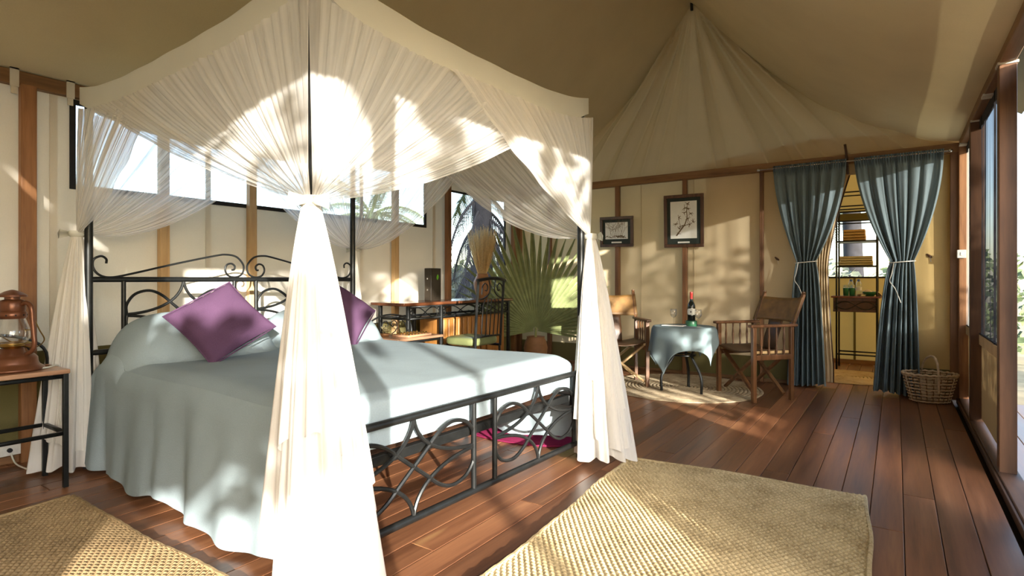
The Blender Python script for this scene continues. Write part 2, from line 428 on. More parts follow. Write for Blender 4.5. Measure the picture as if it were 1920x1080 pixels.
for yy in (1.22, 2.13, 3.1, 3.55, 4.55):
    MB().box((XL + .004, yy - .018, .62), (XL + .012, yy + .018, 2.13)).build('seam_tape', 'canvas_L', wall_left, smooth=False)
def window_border(name, W, parent=None, t=.03, plane='x', c=XL, off=.012, mat='black_cloth', pane='screen'):
    u0, u1, z0, z1 = W
    def b(m, a0, a1, c0, c1):
        if plane == 'x': m.box((c - .004, a0, c0), (c + off, a1, c1))
        else: m.box((a0, c - off, c0), (a1, c + .004, c1))
    root = MB()
    b(root, u0 - t, u1 + t, z0 - t, z0); b(root, u0 - t, u1 + t, z1, z1 + t); b(root, u0 - t, u0, z0, z1); b(root, u1, u1 + t, z0, z1)
    o = root.build(name, mat, None, smooth=False); o['kind'] = 'structure'
    m = MB()
    if plane == 'x': m.grid(lambda u, v: (c + .002, u0 + (u1 - u0) * u, z0 + (z1 - z0) * v), 12, 6)
    else: m.grid(lambda u, v: (u0 + (u1 - u0) * u, c - .002, z0 + (z1 - z0) * v), 12, 6)
    m.build('screen', pane, o)
    return o
structure(window_border('window_1', W1), 'long high screened window behind the bed canopy', 'window')
structure(window_border('window_2', W2, t=.022), 'tall screened window with black edging above the desk', 'window')

# end wall with the curtained doorway
DOOR = (-.64, .02, -.01, 2.02)
er = ripple(.011, 11, .9)
def end_disp(u, z):
    g = sm(u, -1.1, -.7) * .014 * math.sin(22 * u + .8 * z) * (.4 + .6 * sm(z, 2.2, .6))
    return er(u, z) + g
wall_back = structure(sheet('wall_back', 'canvas_E', lambda u, z, d: (u, YE + d, z), [XL, .46], [0, EAVE], [DOOR], end_disp),
                      'cream canvas end wall with pictures and doorway', 'wall')
sheet('skirting_band', 'olive', lambda u, z, d: (u, YE - .028 + d, z), [XL, -.66], [0, .25], [], ripple(.003, 8), wall_back)
sheet('skirting_band', 'olive', lambda u, z, d: (u, YE - .028 + d, z), [.04, .46], [0, .25], [], ripple(.003, 8), wall_back)
sheet('backlit_sheet', 'canvas_backlit', lambda u, z, d: (u, YE - .012 + d, z), [.025, .46], [.25, 2.12], [], lambda u, z: .012 * math.sin(17 * u + 1.6 * z) + .008 * math.sin(31 * u - 2.2 * z), wall_back)  # added sheet over the wall, its ochre colour stands for light coming through
MB().box((XL, YE - .05, 0), (-.66, YE + .02, .035)).build('ground_batten', 'beamX', wall_back, bevel=.004)
MB().box((XL, YE - .075, 2.125), (.50, YE - .005, 2.205)).build('end_beam', 'beamX', wall_back, bevel=.005)
for xx, w in ((XL + .06, .06), (-3.62, .05), (-2.695, .052), (-1.905, .048), (-1.125, .034), (.415, .06)):
    MB().box((xx - w / 2, YE - .07, 0), (xx + w / 2, YE - .02, 2.13)).build('post', 'post', wall_back, bevel=.004)
for xx in (-2.42, -1.82):
    MB().tube([(xx, YE - .018, .25), (xx + .01, YE - .016, 1.2), (xx, YE - .018, 2.12)], .004, 6).build('seam', 'canvas_E', wall_back)
# corner posts, light switch
structure(MB().box((.44, YE - .13, 0), (.505, YE - .07, 2.17)).build('trim_1', 'post', bevel=.004), 'dark timber corner post beside the blue curtain', 'post')

# gable above the beam
def roof_z(x):
    t = abs(x - XM) / (XM - XL if x < XM else (.46 - XM))
    t = min(1, t); return RIDGE + (EAVE + .02 - RIDGE) * t - .335 * math.sin(PI * t) ** .9
gf = [(-52, .05, 2.0), (-44, .075, 1.6), (-35, .05, 1.5), (-27, .07, 1.4), (-17, .04, 1.4), (-7, .02, 1.5), (8, .05, 1.2), (22, .075, 1.8), (30, .06, 1.3), (38, .09, 1.6), (45, .055, 1.2), (51, .06, 1.6)]
def gable(u, v):
    x = XL + (.46 - XL) * u; zt = roof_z(x); z = 2.17 + (zt - 2.17) * v
    ang = math.degrees(math.atan2(x - XM, max(.02, RIDGE + .05 - z)))
    r = math.hypot(x - XM, RIDGE - z); d = 0
    a2 = ang * (1 + .10 * (1 - min(1, r / 1.6)))
    for c, a, w in gf: d += 1.6 * a * (math.exp(-abs((a2 - c) / w)) - .8 * math.exp(-abs((a2 - c - 3.0 * w) / (1.6 * w)))) * sm(r, .02, .5) * (1 - .55 * sm(r, 1.3, 2.4))
    return (x, YE - d - .10 * math.sin(PI * min(1, v)) * 0, z)
structure(MB().grid(gable, 420, 60).build('wall_gable', 'canvas_G'), 'gathered canvas gable with folds fanning from the apex', 'wall')
MB().box((XM - .012, YE - .035, RIDGE - .10), (XM + .012, YE - .005, RIDGE + .02)).build('apex_ring', 'iron', bpy.data.objects['wall_gable'])

# roof lining
rr1 = ripple(.010, 21, .35)
def roof(u, v):
    x = XL - .02 + (.48 - XL) * u; y = YF + (YE + .14 - YF) * v
    w = .010 * math.sin(15 * x + 1.3 * y) * sm(x, -1.5, .2)
    return (x, y, roof_z(x) + rr1(y, x) + w)
structure(MB().grid(roof, 120, 90).build('ceiling', 'canvas_roof'), 'olive canvas roof lining sloping from the ridge', 'ceiling')
def fly(u, v):
    x = XL - .45 + (.46 - XL + .9) * u; t = abs(x - XM) / 2.3
    return (x, YF - .4 + (YE + .8 - YF) * v, RIDGE + .35 - 1.62 * t)
structure(MB().grid(fly, 40, 10).build('roof_fly', 'dark_canvas'), 'outer fly sheet above the tent roof', 'roof')

# right wall: posts, screened windows, entrance openings
wall_right = structure(MB().box((.437, 1.58, -.06), (.53, 6.10, .03)).build('wall_right', 'dark_sill', bevel=.006), 'timber framed right wall with screened windows', 'wall')
MB().box((.445, -1.7, 2.165), (.515, 6.12, 2.262)).build('eave_beam', 'beamY', wall_right, bevel=.005)
MB().box((.424, 1.58, -.02), (.437, 6.10, .022)).build('floor_trim', 'dark_sill', wall_right, bevel=.003)
for y0, y1 in ((3.86, 3.935), (5.16, 5.23)):
    MB().box((.444 if y0 < 4 else .437, y0, 0), (.517, y1, 2.17)).build('post', 'dark_post', wall_right, bevel=.004)
for y0, y1 in ((2.97, 3.05), (1.58, 1.66), (-.05, .02), (-1.4, -1.32)):
    MB().box((.45, y0, -.02), (.52, y1, 2.17)).build('post', 'dark_post', wall_right, bevel=.004)
for y0, y1, mt in ((3.935, 5.16, 'mesh'), (5.23, 6.07, 'mesh_grey')):
    sheet('lower_panel', 'canvas_P', lambda u, z, d: (.50 + d, u, z), [y0, y1], [.05, .585], [], ripple(.003, 9), wall_right)
    MB().box((.485, y0, .575), (.515, y1, .645)).build('sill', 'pale_post', wall_right, bevel=.003)
    o = sheet('window_mesh', mt, lambda u, z, d: (.495 + d, u, z), [y0, y1], [.645, 2.165], [], lambda u, z: .008 * math.sin(38 * u + .6 * z) + .005 * math.sin(61 * u), wall_right)
    me = o.data; ul = me.uv_layers.new(name='UVMap')
    for l in me.loops: ul.data[l.index].uv = (me.vertices[l.vertex_index].co.y, me.vertices[l.vertex_index].co.z)
    MB().box((.488, y0, .64), (.502, y1, .655)).build('window_edging', 'black_cloth', wall_right, smooth=False)
    MB().box((.488, y0, 2.10), (.502, y1, 2.165)).build('window_edging', 'black_cloth', wall_right, smooth=False)
for yy in (3.90, 5.19, 6.0, 4.5):
    MB().box((.438, yy - .045, 2.155), (.523, yy + .045, 2.168)).build('beam_strap', 'strap', wall_right, smooth=False)
for y0, y1 in ((1.66, 2.97), (-1.7, -1.4)):
    sheet('canvas_panel', 'canvas_L', lambda u, z, d: (.49 + d, u, z), [y0, y1], [0, 2.17], [], ripple(.01, 31), wall_right)
m = MB(); m.tube(crom([(.60, 3.79, 2.16), (.605, 3.80, 1.5), (.59, 3.785, .9), (.61, 3.80, .4), (.595, 3.79, .035)]), [.05 + .006 * math.sin(k * 2.1) for k in range(33)], 12)
m.build('gathered_edge', 'canvas_L', wall_right)  # canvas bundle thickened out of view to keep sun off the post
roll = tag(MB().tube([(.65, 2.6, 2.06), (.65, 3.2, 2.05), (.65, 3.84, 2.06)], .10, 20).build('rolled_door_canvas', 'dark_canvas'), 'dark rolled up entrance canvas strapped under the eave beam', 'rolled canvas')
for yy in (2.7, 3.3, 3.62, 3.75): MB().lathe([(.104, -.012), (.106, 0), (.104, .012)], 20).build('strap', 'strap', roll, loc=(.65, yy, 2.055), rot=(R(90), 0, 0))
wall_front = structure(sheet('wall_front', 'canvas_L', lambda u, z, d: (u, YF + d, z), [XL, .46], [0, EAVE], [], ripple(.006, 41)), 'pale canvas wall behind the viewpoint', 'wall')
structure(MB().grid(lambda u, v: (XL + (.46 - XL) * u, YF, 2.17 + (roof_z(XL + (.46 - XL) * u) - 2.17) * v), 60, 8).build('wall_front_gable', 'canvas_L'), 'canvas gable behind the viewpoint', 'wall')

# bathroom beyond the doorway
BW = (-1.05, .25, 1.07, 1.86)
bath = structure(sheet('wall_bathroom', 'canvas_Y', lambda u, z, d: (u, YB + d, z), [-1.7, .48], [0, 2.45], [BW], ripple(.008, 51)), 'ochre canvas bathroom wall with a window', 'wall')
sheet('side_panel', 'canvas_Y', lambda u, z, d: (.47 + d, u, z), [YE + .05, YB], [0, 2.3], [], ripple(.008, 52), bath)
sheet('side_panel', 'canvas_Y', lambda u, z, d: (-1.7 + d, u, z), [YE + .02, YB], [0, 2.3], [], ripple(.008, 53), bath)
MB().box((-1.7, YB - .05, 0), (.47, YB + .02, .05)).build('ground_batten', 'beamX', bath, bevel=.004)
for xx in (-.42,): MB().box((xx - .012, YB - .03, 0), (xx + .012, YB - .01, 1.05)).build('seam_tape', 'olive', bath, smooth=False)
MB().grid(lambda u, v: (-1.75 + 2.3 * u, YE + .04 + (YB - YE) * v, 2.42 - .25 * abs(u - .5)), 10, 6).build('roof_panel', 'canvas_E', bath)
structure(window_border('window_3', BW, None, .02, 'y', YB, .012), 'bathroom window seen between the blue curtains', 'window')
MB().tube([(-1.05, YB - .05, 1.80), (.25, YB - .05, 1.80)], .045, 12).build('rolled_blind', 'olive', bpy.data.objects['window_3'])

# ------------------------------------------------------------------ four-poster bed (local x: head -> foot, y: towards the end wall)
BED = (-2.589, 2.081, 0); BRZ = R(-2.2); HL, HW = 1.044, .882
bed = thing('four_poster_bed', 'black wrought iron four-poster bed with scrolled head and looped foot', 'bed', BED, BRZ)
PR = .0205
for sx in (-1, 1):
    for sy in (-1, 1):
        p = MB().tube([(sx * HL, sy * HW, .02), (sx * HL, sy * HW, 2.07)], PR, 12).build('post', 'iron', bed)
        MB().lathe([(.026, 0), (.027, .03), (.024, .045), (.03, .05), (.03, .075), (.021, .085)], 14, (sx * HL, sy * HW, 0)).build('foot_cap', 'black_cloth', p)
def fan_bay(x, y0, y1, z0, z1, parent, r=.0085, half=False):
    c, h = (y0 + y1) / 2, (y1 - y0) / 2; zc, hz = (z0 + z1) / 2, (z1 - z0) / 2
    def m3(p): return (x, c + p[0] * h, zc + p[1] * hz)
    for s in (-1, 1):
        for t in (-1, 1):
            MB().tube([m3(p) for p in bez((0, t), (-.04 * s, .42 * t), (-.42 * s, .06 * t), (-1 * s, .02 * t), 14)], r, 7).build('star_arc', 'iron', parent)
    A = [(-1, .02), (-1.0, .30), (-.86, .60), (-.62, .70), (-.40, .56), (-.2, .28), (0, 0), (.2, -.28), (.40, -.56), (.62, -.70), (.86, -.60), (1.0, -.30), (1, -.02)]
    for t in (1, -1):
        MB().tube(crom([m3((a, b * t)) for a, b in A], 5), r, 7).build('ribbon_loop', 'iron', parent)
# foot board
ft = HL
for z in (.498, .098): MB().tube([(ft, -HW, z), (ft, HW, z)], .0155, 12).build('footboard_rail', 'iron', bed)
for y in (-.075, .075, -.80, .80): MB().tube([(ft, y, .098), (ft, y, .498)], .0125, 10).build('footboard_bar', 'iron', bed)
fan_bay(ft, -.80, -.075, .105, .492, bed); fan_bay(ft, .075, .80, .105, .492, bed)
# head board
hd = -HL
for z in (1.035, .63, .30): MB().tube([(hd, -HW, z), (hd, HW, z)], .0155, 12).build('headboard_rail', 'iron', bed)
for y in (-.075, .075, -.715, .715): MB().tube([(hd, y, .30), (hd, y, 1.035)], .0125, 10).build('headboard_bar', 'iron', bed)
fan_bay(hd, -.70, -.085, .63, 1.03, bed); fan_bay(hd, .085, .70, .63, 1.03, bed)
for s in (-1, 1):
    L = [(.80, 1.125), (.80, 1.15), (.825, 1.165), (.86, 1.145), (.862, 1.10), (.835, 1.062), (.785, 1.047), (.70, 1.062), (.45, 1.128), (.20, 1.188), (.125, 1.198), (.06, 1.185), (.018, 1.14), (.012, 1.10), (.03, 1.065), (.07, 1.05),
         (.115, 1.06), (.135, 1.095), (.125, 1.13), (.095, 1.14), (.072, 1.122), (.078, 1.10), (.092, 1.098)]
    MB().tube(crom([(hd, s * y, z) for y, z in L], 6), .0065, 7).build('headboard_scroll', 'iron', bed)
for sy in (-1, 1):
    MB().box((-HL, sy * .80 - .015, .315), (HL - .02, sy * .80 + .015, .375)).build('side_rail', 'iron', bed, bevel=.003)
MB().box((HL - .06, -.80, .335), (HL - .03, .80, .375)).build('end_rail', 'iron', bed, bevel=.003)
for i in range(11):
    xx = -.95 + i * .185; MB().box((xx, -.79, .352), (xx + .07, .79, .372)).build('slat', 'frame_wood', bed, bevel=.002)
def rbox(hx, hy, z0, z1, r=.05):
    def fn(u, v):
        a = 2 * PI * u
        ca, sa = math.cos(a), math.sin(a)
        k = 1 / max((abs(ca) ** 10 + abs(sa) ** 10) ** .1, 1e-6)
        t = v * PI - PI / 2; e = abs(math.cos(t)) ** .22; zz = math.copysign(abs(math.sin(t)) ** .35, math.sin(t))
        return ((hx) * ca * k * e, hy * sa * k * e, (z0 + z1) / 2 + (z1 - z0) / 2 * zz)
    return fn
mat_o = tag(MB().grid(rbox(.985, .80, .374, .575), 80, 24, True).build('mattress', 'sheet', loc=BED, rot=(0, 0, BRZ)), 'white mattress on the iron bed beneath the pale blue bedspread', 'mattress')

# bedspread: pillows swell under it at the head
def pillow_bump(x, y):
    z = 0
    for cy in (-.43, .43):
        dx = (x + .80) / .27; dy = (y - cy) / .43
        d = abs(dx) ** 3.0 + abs(dy) ** 3.4
        if d < 1: z = max(z, .235 * (1 - d) ** .62 * (1 + .22 * -dx))
    return z
rs = random.Random(5); fk = [(rs.uniform(3, 8), rs.uniform(0, 6), rs.uniform(.4, 1)) for _ in range(5)]
def topz(x, y):
    e = max(0, abs(y) - .74) / .10; ex = max(0, x - .93) / .085
    z = .600 - .035 * min(1, e) ** 2 - .035 * min(1, ex) ** 2
    z += .004 * sum(a * math.sin(k * x + 1.7 * k * y * .4 + p) for k, p, a in fk) / 2
    return z + pillow_bump(x, y)
SP = thing('bedspread', 'pale blue woven bedspread draped over the bed and its pillows', 'bedspread', BED, BRZ)
def top_fn(u, v):
    y = -.842 + 1.684 * u; L0 = 2.025; s = v * (L0 + .17)
    x = -1.015 + s
    if s > L0 - .03:
        q = (s - (L0 - .03)); a = min(1, q / .05) * PI / 2
        x = .98 + .032 * math.sin(a); z = topz(.98, y) - .032 * (1 - math.cos(a)) - max(0, q - .05)
        return (x + .004 * math.sin(9 * y), y * (1 - .012 * min(1, q / .05)), z)
    return (x, y, topz(x, y))
MB().grid(top_fn, 90, 110).build('top_cover', 'spread', SP)
def drop(sy, x0, x1, zb, amp, seed, flare):
    r = random.Random(seed); ks = [(r.uniform(6, 26), r.uniform(0, 6), r.uniform(.3, 1)) for _ in range(6)]
    def fn(u, v):
        x = x0 + (x1 - x0) * u
        t0 = topz(min(x, .97), sy * .842)
        w = sum(a * math.sin(k * x + p) for k, p, a in ks) / 2.4 + .14 * math.sin(37 * x + 1.5 * math.sin(5 * x)) * v - 1.6 * math.exp(-((x + .80) / .035) ** 2) * v
        hem = zb + .012 * math.sin(7 * x + 2) - .012 * math.sin(13 * x)
        z = t0 + (hem - t0) * v ** 1.0
        # rounded shoulder
        sh = .035 * math.sin(min(1, v / .12) * PI / 2)
        corner = sm(u, .93, 1.0) * .06 * v
        y = .842 + sh + flare * v + w * amp * v ** .8 + corner
        z -= .02 * (1 - math.cos(min(1, v / .12) * PI / 2)) * (1 - v)
        xx = x + .03 * v * (sm(u, .85, 1)) - .06 * v * (1 - sm(u, 0, .12))
        return (xx, sy * y, z)
    return fn
MB().grid(drop(-1, -1.015, 1.0, .035, .028, 3, .035), 170, 34).build('side_drop', 'spread', SP)
MB().grid(drop(1, -1.015, .98, .06, .026, 4, .05), 150, 30).build('side_drop', 'spread', SP)

# cushions
def cushion(name, label, size, thick, mat, loc, rot, group=None):
    def fn(u, v):
        a, b = u * 2 - 1, v * 2 - 1
        return a, b
    m = MB()
    for s in (1, -1):
        def g(u, v, s=s):
            a, b = u * 2 - 1, v * 2 - 1
            h = max(0, (1 - a * a) * (1 - b * b)) ** .5
            pinch = 1 - .07 * (1 - abs(a) ** 2) * abs(b) ** 2; pinch2 = 1 - .07 * (1 - abs(b) ** 2) * abs(a) ** 2
            wr = .004 * math.sin(9 * a + 4 * b) * h
            return (a * size / 2 * pinch2, b * size / 2 * pinch, s * (thick / 2 * h ** .8) + wr)
        m.grid(g, 26, 26, flip=(s < 0))
    root = thing(name, label, 'cushion', loc, 0, group); root.rotation_euler = rot
    m.build('cover', mat, root)
    ring = [(-1, -1), (1, -1), (1, 1), (-1, 1)]; pts = []
    for i in range(4):
        p, q = ring[i], ring[(i + 1) % 4]
        for k in range(8):
            t = k / 8; a = p[0] + (q[0] - p[0]) * t; b = p[1] + (q[1] - p[1]) * t
            pts.append((a * size / 2 * (1 - .07 * (1 - a * a) * b * b if abs(b) < 1 else 1), b * size / 2 * (1 - .07 * (1 - abs(a) ** 2) if abs(b) == 1 else 1), 0))
    MB().tube(pts, .004, 6, True).build('piping', mat, root)
    return root
# orientation: face towards the foot, stood on a corner
def lean(az, tilt, spin):
    return (Matrix.Rotation(az, 3, 'Z') @ Matrix.Rotation(tilt, 3, 'Y') @ Matrix.Rotation(spin, 3, 'Z')).to_euler()
cushion('scatter_cushion', 'purple square cushion stood on its corner against the near pillow', .40, .15, 'purple', (-3.10, 1.67, .80), lean(R(-28), R(52), R(36)), 'purple bed cushions')
cushion('scatter_cushion', 'purple cushion half hidden behind the front white net curtain', .40, .15, 'purple', (-3.14, 2.52, .81), lean(R(-6), R(55), R(45)), 'purple bed cushions')

# ------------------------------------------------------------------ mosquito net canopy
NET = thing('mosquito_net', 'sheer white mosquito net canopy tied back to the four bed posts', 'mosquito net', BED, BRZ)
ZT = 2.09; BAND = .13; TIE = 1.285
def edge_z(t): return ZT - .075 * (1 - abs(2 * t - 1) ** 3.2) * 1.0
C = {'FL': Vector((HL + .032, -HW - .032, 0)), 'FR': Vector((HL + .032, HW + .032, 0)), 'BL': Vector((-HL - .032, -HW - .032, 0)), 'BR': Vector((-HL - .032, HW + .032, 0))}
def side(a, b):
    A, B = C[a], C[b]; d = (B - A); n = Vector((d.y, -d.x, 0)).normalized()
    if n.dot((A + B) / 2) < 0: n = -n
    return A, B, d, n
for a, b in (('FL', 'FR'), ('FR', 'BR'), ('BR', 'BL'), ('BL', 'FL')):
    A, B, d, n = side(a, b)
    def band(u, v, A=A, d=d, n=n):
        p = A + d * u; bulge = .012 * math.sin(PI * v) * math.sin(PI * u) + .002 * math.sin(40 * u)
        tk = .02 * (1 - sm(min(u, 1 - u), 0, .07)) * v
        return (p.x + n.x * bulge, p.y + n.y * bulge, edge_z(u) - BAND * v * (.86 + .14 * math.sin(PI * u)) + tk)
    MB().grid(band, 60, 8).build('valance', 'voile', NET)
def roofnet(u, v):
    x = -HL - .03 + (2 * HL + .06) * u; y = -HW - .03 + (2 * HW + .06) * v
    eu, ev = edge_z(u), edge_z(v)
    w = 16 * u * (1 - u) * v * (1 - v)
    z = (eu - ZT) * (1 if True else 0) + (ev - ZT) + ZT
    return (x, y, max(z, ZT - .13) if w > .01 else z)
MB().grid(roofnet, 40, 40).build('roof_sheet', 'voile', NET)
def panel(a, b, frac, seed, sag=.10, pl=26, off=.0, amp=.013, mat='net'):
    A, B, d, n = side(a, b); r = random.Random(seed)
    ph = [r.uniform(0, 6) for _ in range(4)]
    T = A + n * .008
    def fn(u, v):
        s = frac * u - .006
        s += .004 * math.sin(2 * PI * pl * u + ph[0])
        p = A + d * s; zt = edge_z(min(1, max(0, s))) - BAND * .9
        top = Vector((p.x, p.y, zt)) + n * (.004 + off)
        e = v
        q = top * (1 - e) + Vector((T.x, T.y, TIE)) * e
        arc = 4 * v * (1 - v)
        q.z -= sag * u ** 1.6 * arc * (1 - .35 * (1 - v))
        belly = n * (.03 * u * (1 - u) * 4 * arc)
        mod = .35 + .65 * abs(math.sin(2 * PI * 2.3 * u + ph[2]) * math.sin(2 * PI * .9 * u + ph[3] + v))
        fold = amp * .72 * mod * (1 - v) ** .75 * (math.sin(2 * PI * pl * u + ph[1]) + .6 * math.sin(2 * PI * pl * .37 * u + ph[2]) + .5 * math.sin(2 * PI * pl * 2.1 * u + ph[3]))
        fold += .010 * math.sin(2 * PI * 9 * u + ph[0]) * v * (1 - .4 * v)
        hem = .006 * sm(u, .97, 1) * math.sin(30 * v)
        q += belly + n * (fold + hem)
        return tuple(q)
    return MB().grid(fn, 220, 34).build('curtain_panel', mat, NET)
panel('BR', 'BL', .55, 11, .16, mat='net_thin'); panel('BL', 'BR', .62, 12, .20, mat='net_thin')
panel('BR', 'FR', .62, 13, .20, mat='net_thin'); panel('FR', 'BR', .60, 14, .20, mat='net_thin')
panel('BL', 'FL', .50, 15, .10); panel('FL', 'BL', .88, 16, .06, pl=34, off=.012)
panel('FL', 'FR', .86, 17, .10, pl=36); panel('FR', 'FL', .66, 18, .05, pl=30, off=.02)
def tail(key, layers, lean_v, wx, wy, seed):
    A = C[key]; out = Vector((A.x, A.y, 0)).normalized(); r = random.Random(seed)
    for li, (zb, amp, rad, tw) in enumerate(layers):
        ph = [r.uniform(0, 6) for _ in range(6)]; kk = r.choice((7, 8, 9))
        def fn(u, v):
            th = 2 * PI * u
            zb2 = zb + amp * (math.sin(th + ph[4]) * .6 + .4 * math.sin(2 * th + ph[5])) + .01 * math.sin(9 * th)
            zz = TIE + .004 + (max(.006, zb2) - TIE) * v
            g = max(0, (TIE - zz) / TIE)
            rr = .020 + rad * (g ** .78) * (1 + .24 * math.sin(kk * th + ph[0] + 1.0 * v + .8 * math.sin(2 * th)) + .10 * math.sin((2 * kk + 3) * th + ph[1]) + .16 * math.sin(3 * th + ph[2]))
            rr += .014 * math.sin(min(1, v * 12) * PI) * 0
            return (A.x + out.x * .012 + lean_v[0] * g + rr * wx * math.cos(th), A.y + out.y * .012 + lean_v[1] * g + rr * wy * math.sin(th), zz)
        MB().grid(fn, 150, 40, True).build('curtain_tail', 'tail', NET)
    t = MB().lathe([(.034, -.016), (.040, -.006), (.040, .006), (.034, .016)], 18, (A.x + out.x * .012, A.y + out.y * .012, TIE)).build('tie', 'voile', NET)
    m = MB(); b = Vector((A.x, A.y, TIE)) + out * .045; side_v = Vector((-out.y, out.x, 0))
    for s in (-1, 1):
        e = b + side_v * s * .06 + out * .015
        m.add([b + Vector((0, 0, .008)), b - Vector((0, 0, .008)), e - Vector((0, 0, .03)) + out * .008, e + Vector((0, 0, .022)), e + out * .012], [(0, 1, 2, 4), (0, 4, 3), (3, 4, 2)])
    m.build('bow', 'voile', t, solid=.003)
tail('FL', [(.46, .13, .118, 0), (.26, .14, .118, 0), (.02, .02, .105, 0)], (.03, .03), 1.0, 1.25, 1)
tail('FR', [(.46, .16, .105, 0), (.16, .10, .108, 0), (.03, .03, .105, 0)], (.09, -.035), 1.15, 1.2, 2)
tail('BL', [(.62, .10, .085, 0), (.16, .08, .105, 0), (.03, .03, .10, 0)], (-.04, -.03), 1.0, 1.1, 3)
tail('BR', [(.55, .14, .065, 0), (.06, .05, .085, 0)], (-.03, .05), 1.0, 1.0, 4)

# ------------------------------------------------------------------ seating corner
def director_chair(label, loc, rz, brace='palewood'):
    """front faces local -y"""
    t = thing('campaign_chair', label, 'chair', loc, rz, 'wood and leather campaign chairs'); W, D = .235, .19
    for sx in (-1, 1):
        MB().box((sx * W - .017, -D - .017, 0), (sx * W + .017, -D + .017, .63)).build('leg', 'chairwood', t, bevel=.003)
        MB().box((sx * W - .016, D - .016, 0), (sx * W + .016, D + .016, .63)).build('leg', 'chairwood', t, bevel=.003)
        m = MB(); m.bar((sx * W, D - .005, .60), (sx * (W + .004), D + .125, .905), .026, .032, (1, 0, 0)); m.build('back_post', 'chairwood', t, bevel=.004)
        MB().lathe([(.012, 0), (.017, .008), (.015, .022), (.0, .028)], 10, (sx * (W + .004), D + .125, .905)).build('finial', 'chairwood', t)
        MB().bar((sx * (W + .004), -D - .045, .642), (sx * W, D + .05, .642), .05, .024).build('arm', 'chairwood', t, bevel=.006)
        MB().bar((sx * W, -D, .375), (sx * W, D, .375), .03, .045).build('side_rail', 'chairwood', t, bevel=.004)
        for k in range(4):
            y = -D + (k + 1) * 2 * D / 5
            MB().lathe([(.007, .39), (.010, .43), (.006, .47), (.011, .53), (.006, .59), (.008, .632)], 8, (sx * W, y, 0)).build('spindle', 'chairwood', t)
    for y, mt in ((-D + .045, brace), (D - .05, brace)):
        for s in (-1, 1):
            MB().bar((s * (W - .02), y + s * .011, .40), (-s * (W - .02), y + s * .011, .055), .02, .035, (0, 1, 0)).build('cross_brace', mt, t, bevel=.003)
        MB().lathe([(.006, -.025), (.006, .025)], 8).build('pivot_bolt', 'iron', t, loc=(0, y, .2275), rot=(R(90), 0, 0))
    for s in (-1, 1): MB().bar((s * (W - .025), -D, .415), (s * (W - .025), D, .415), .03, .026).build('seat_rail', 'palewood', t, bevel=.004)
    def seat(u, v): return ((u * 2 - 1) * (W + .005), -D - .01 + (2 * D + .02) * v, .438 - .035 * math.sin(PI * u) + .003 * math.sin(7 * v))
    MB().grid(seat, 18, 10).build('seat', 'leather_dark', t, solid=.006)
    def back(u, v):
        z = .665 + .215 * v; k = (z - .60) / .305
        sag = .018 * math.sin(PI * u) * (v - .3)
        return ((u * 2 - 1) * (W + .02), D - .022 + .13 * k + .045 * math.sin(PI * u), z - sag)
    MB().grid(back, 20, 8).build('backrest', 'leather', t, solid=.006)
    def strap(u, v):
        z = .40 + .275 * v
        return ((u * 2 - 1) * .085, D - .02 + .02 * v + .045 * sm(v, .3, 1), z)
    MB().grid(strap, 6, 8).build('back_strap', 'leather_dark', t, solid=.005)
    return t
director_chair('wood and tan leather campaign chair beside the white net tail, left of the small table', (-2.265, 5.17, 0), R(38))
director_chair('wood and tan leather campaign chair in front of the blue door curtain', (-1.045, 5.345, 0), R(-40), 'chairwood')

table = thing('side_table', 'small round iron-legged table under a slate blue cloth', 'table', (-1.62, 5.185, 0), R(10))
MB().lathe([(0, .578), (.262, .578), (.272, .585), (.272, .594), (.262, .60), (0, .60)], 36).build('table_top', 'chairwood', table)
for a in (205, 325, 85, ):
    c, s = math.cos(R(a)), math.sin(R(a))
    MB().tube(crom([(.20 * c, .20 * s, .58), (.19 * c, .19 * s, .50), (.10 * c, .10 * s, .36), (.10 * c, .10 * s, .32), (.20 * c, .20 * s, .16), (.205 * c, .205 * s, 0)], 6), .0125, 8).build('leg', 'iron', table)
MB().tube([(.10 * math.cos(k * PI / 10), .10 * math.sin(k * PI / 10), .34) for k in range(20)], .008, 6, True).build('ring', 'iron', table)
def tcloth(u, v):
    S = .455; p = Vector(((u * 2 - 1) * S, (v * 2 - 1) * S)); p = Matrix.Rotation(R(28), 2) @ p
    p += Vector((-.045, -.045)); r = p.length; Rt = .275
    if r <= Rt: return (p.x, p.y, .6035)
    a = math.atan2(p.y, p.x); h = r - Rt
    w = .5 + .5 * math.sin(8 * a + .8)
    q = Rt + .012 * min(1, h / .03) + h * .16 * w
    return (q * math.cos(a), q * math.sin(a), .6035 - h * (.985 - .06 * w) + .006 * min(1, h / .02) * 0)
tag(MB().grid(tcloth, 70, 70).build('tablecloth', 'blue_cloth', solid=.002, loc=(-1.62, 5.185, 0)), 'slate blue square cloth draped over the small round table', 'tablecloth')
TT = .6055
def wine_glass(label, x, y):
    t = thing('wine_glass', label, 'wine glass', (x, y, TT), 0, 'wine glasses on the small table')
    MB().lathe([(0, .0), (.031, .0), (.031, .002), (.005, .006), (.0038, .012)], 20).build('foot', 'glass', t)
    MB().lathe([(.0038, .010), (.0035, .05), (.0045, .075)], 10).build('stem', 'glass', t)
    MB().lathe([(.0, .075), (.014, .080), (.027, .097), (.032, .118), (.031, .140), (.028, .158), (.0268, .158), (.0298, .140), (.0305, .118), (.0255, .099), (.013, .083), (.0, .079)], 24).build('bowl', 'glass', t)
wine_glass('clear wine glass standing apart at the left of the blue tablecloth', -1.70, 5.14)
wine_glass('clear wine glass standing in front of the wine bottle', -1.475, 5.145)
bt = thing('wine_bottle', 'dark wine bottle with red foil neck and cream label on blue cloth', 'bottle', (-1.565, 5.235, TT + .012))
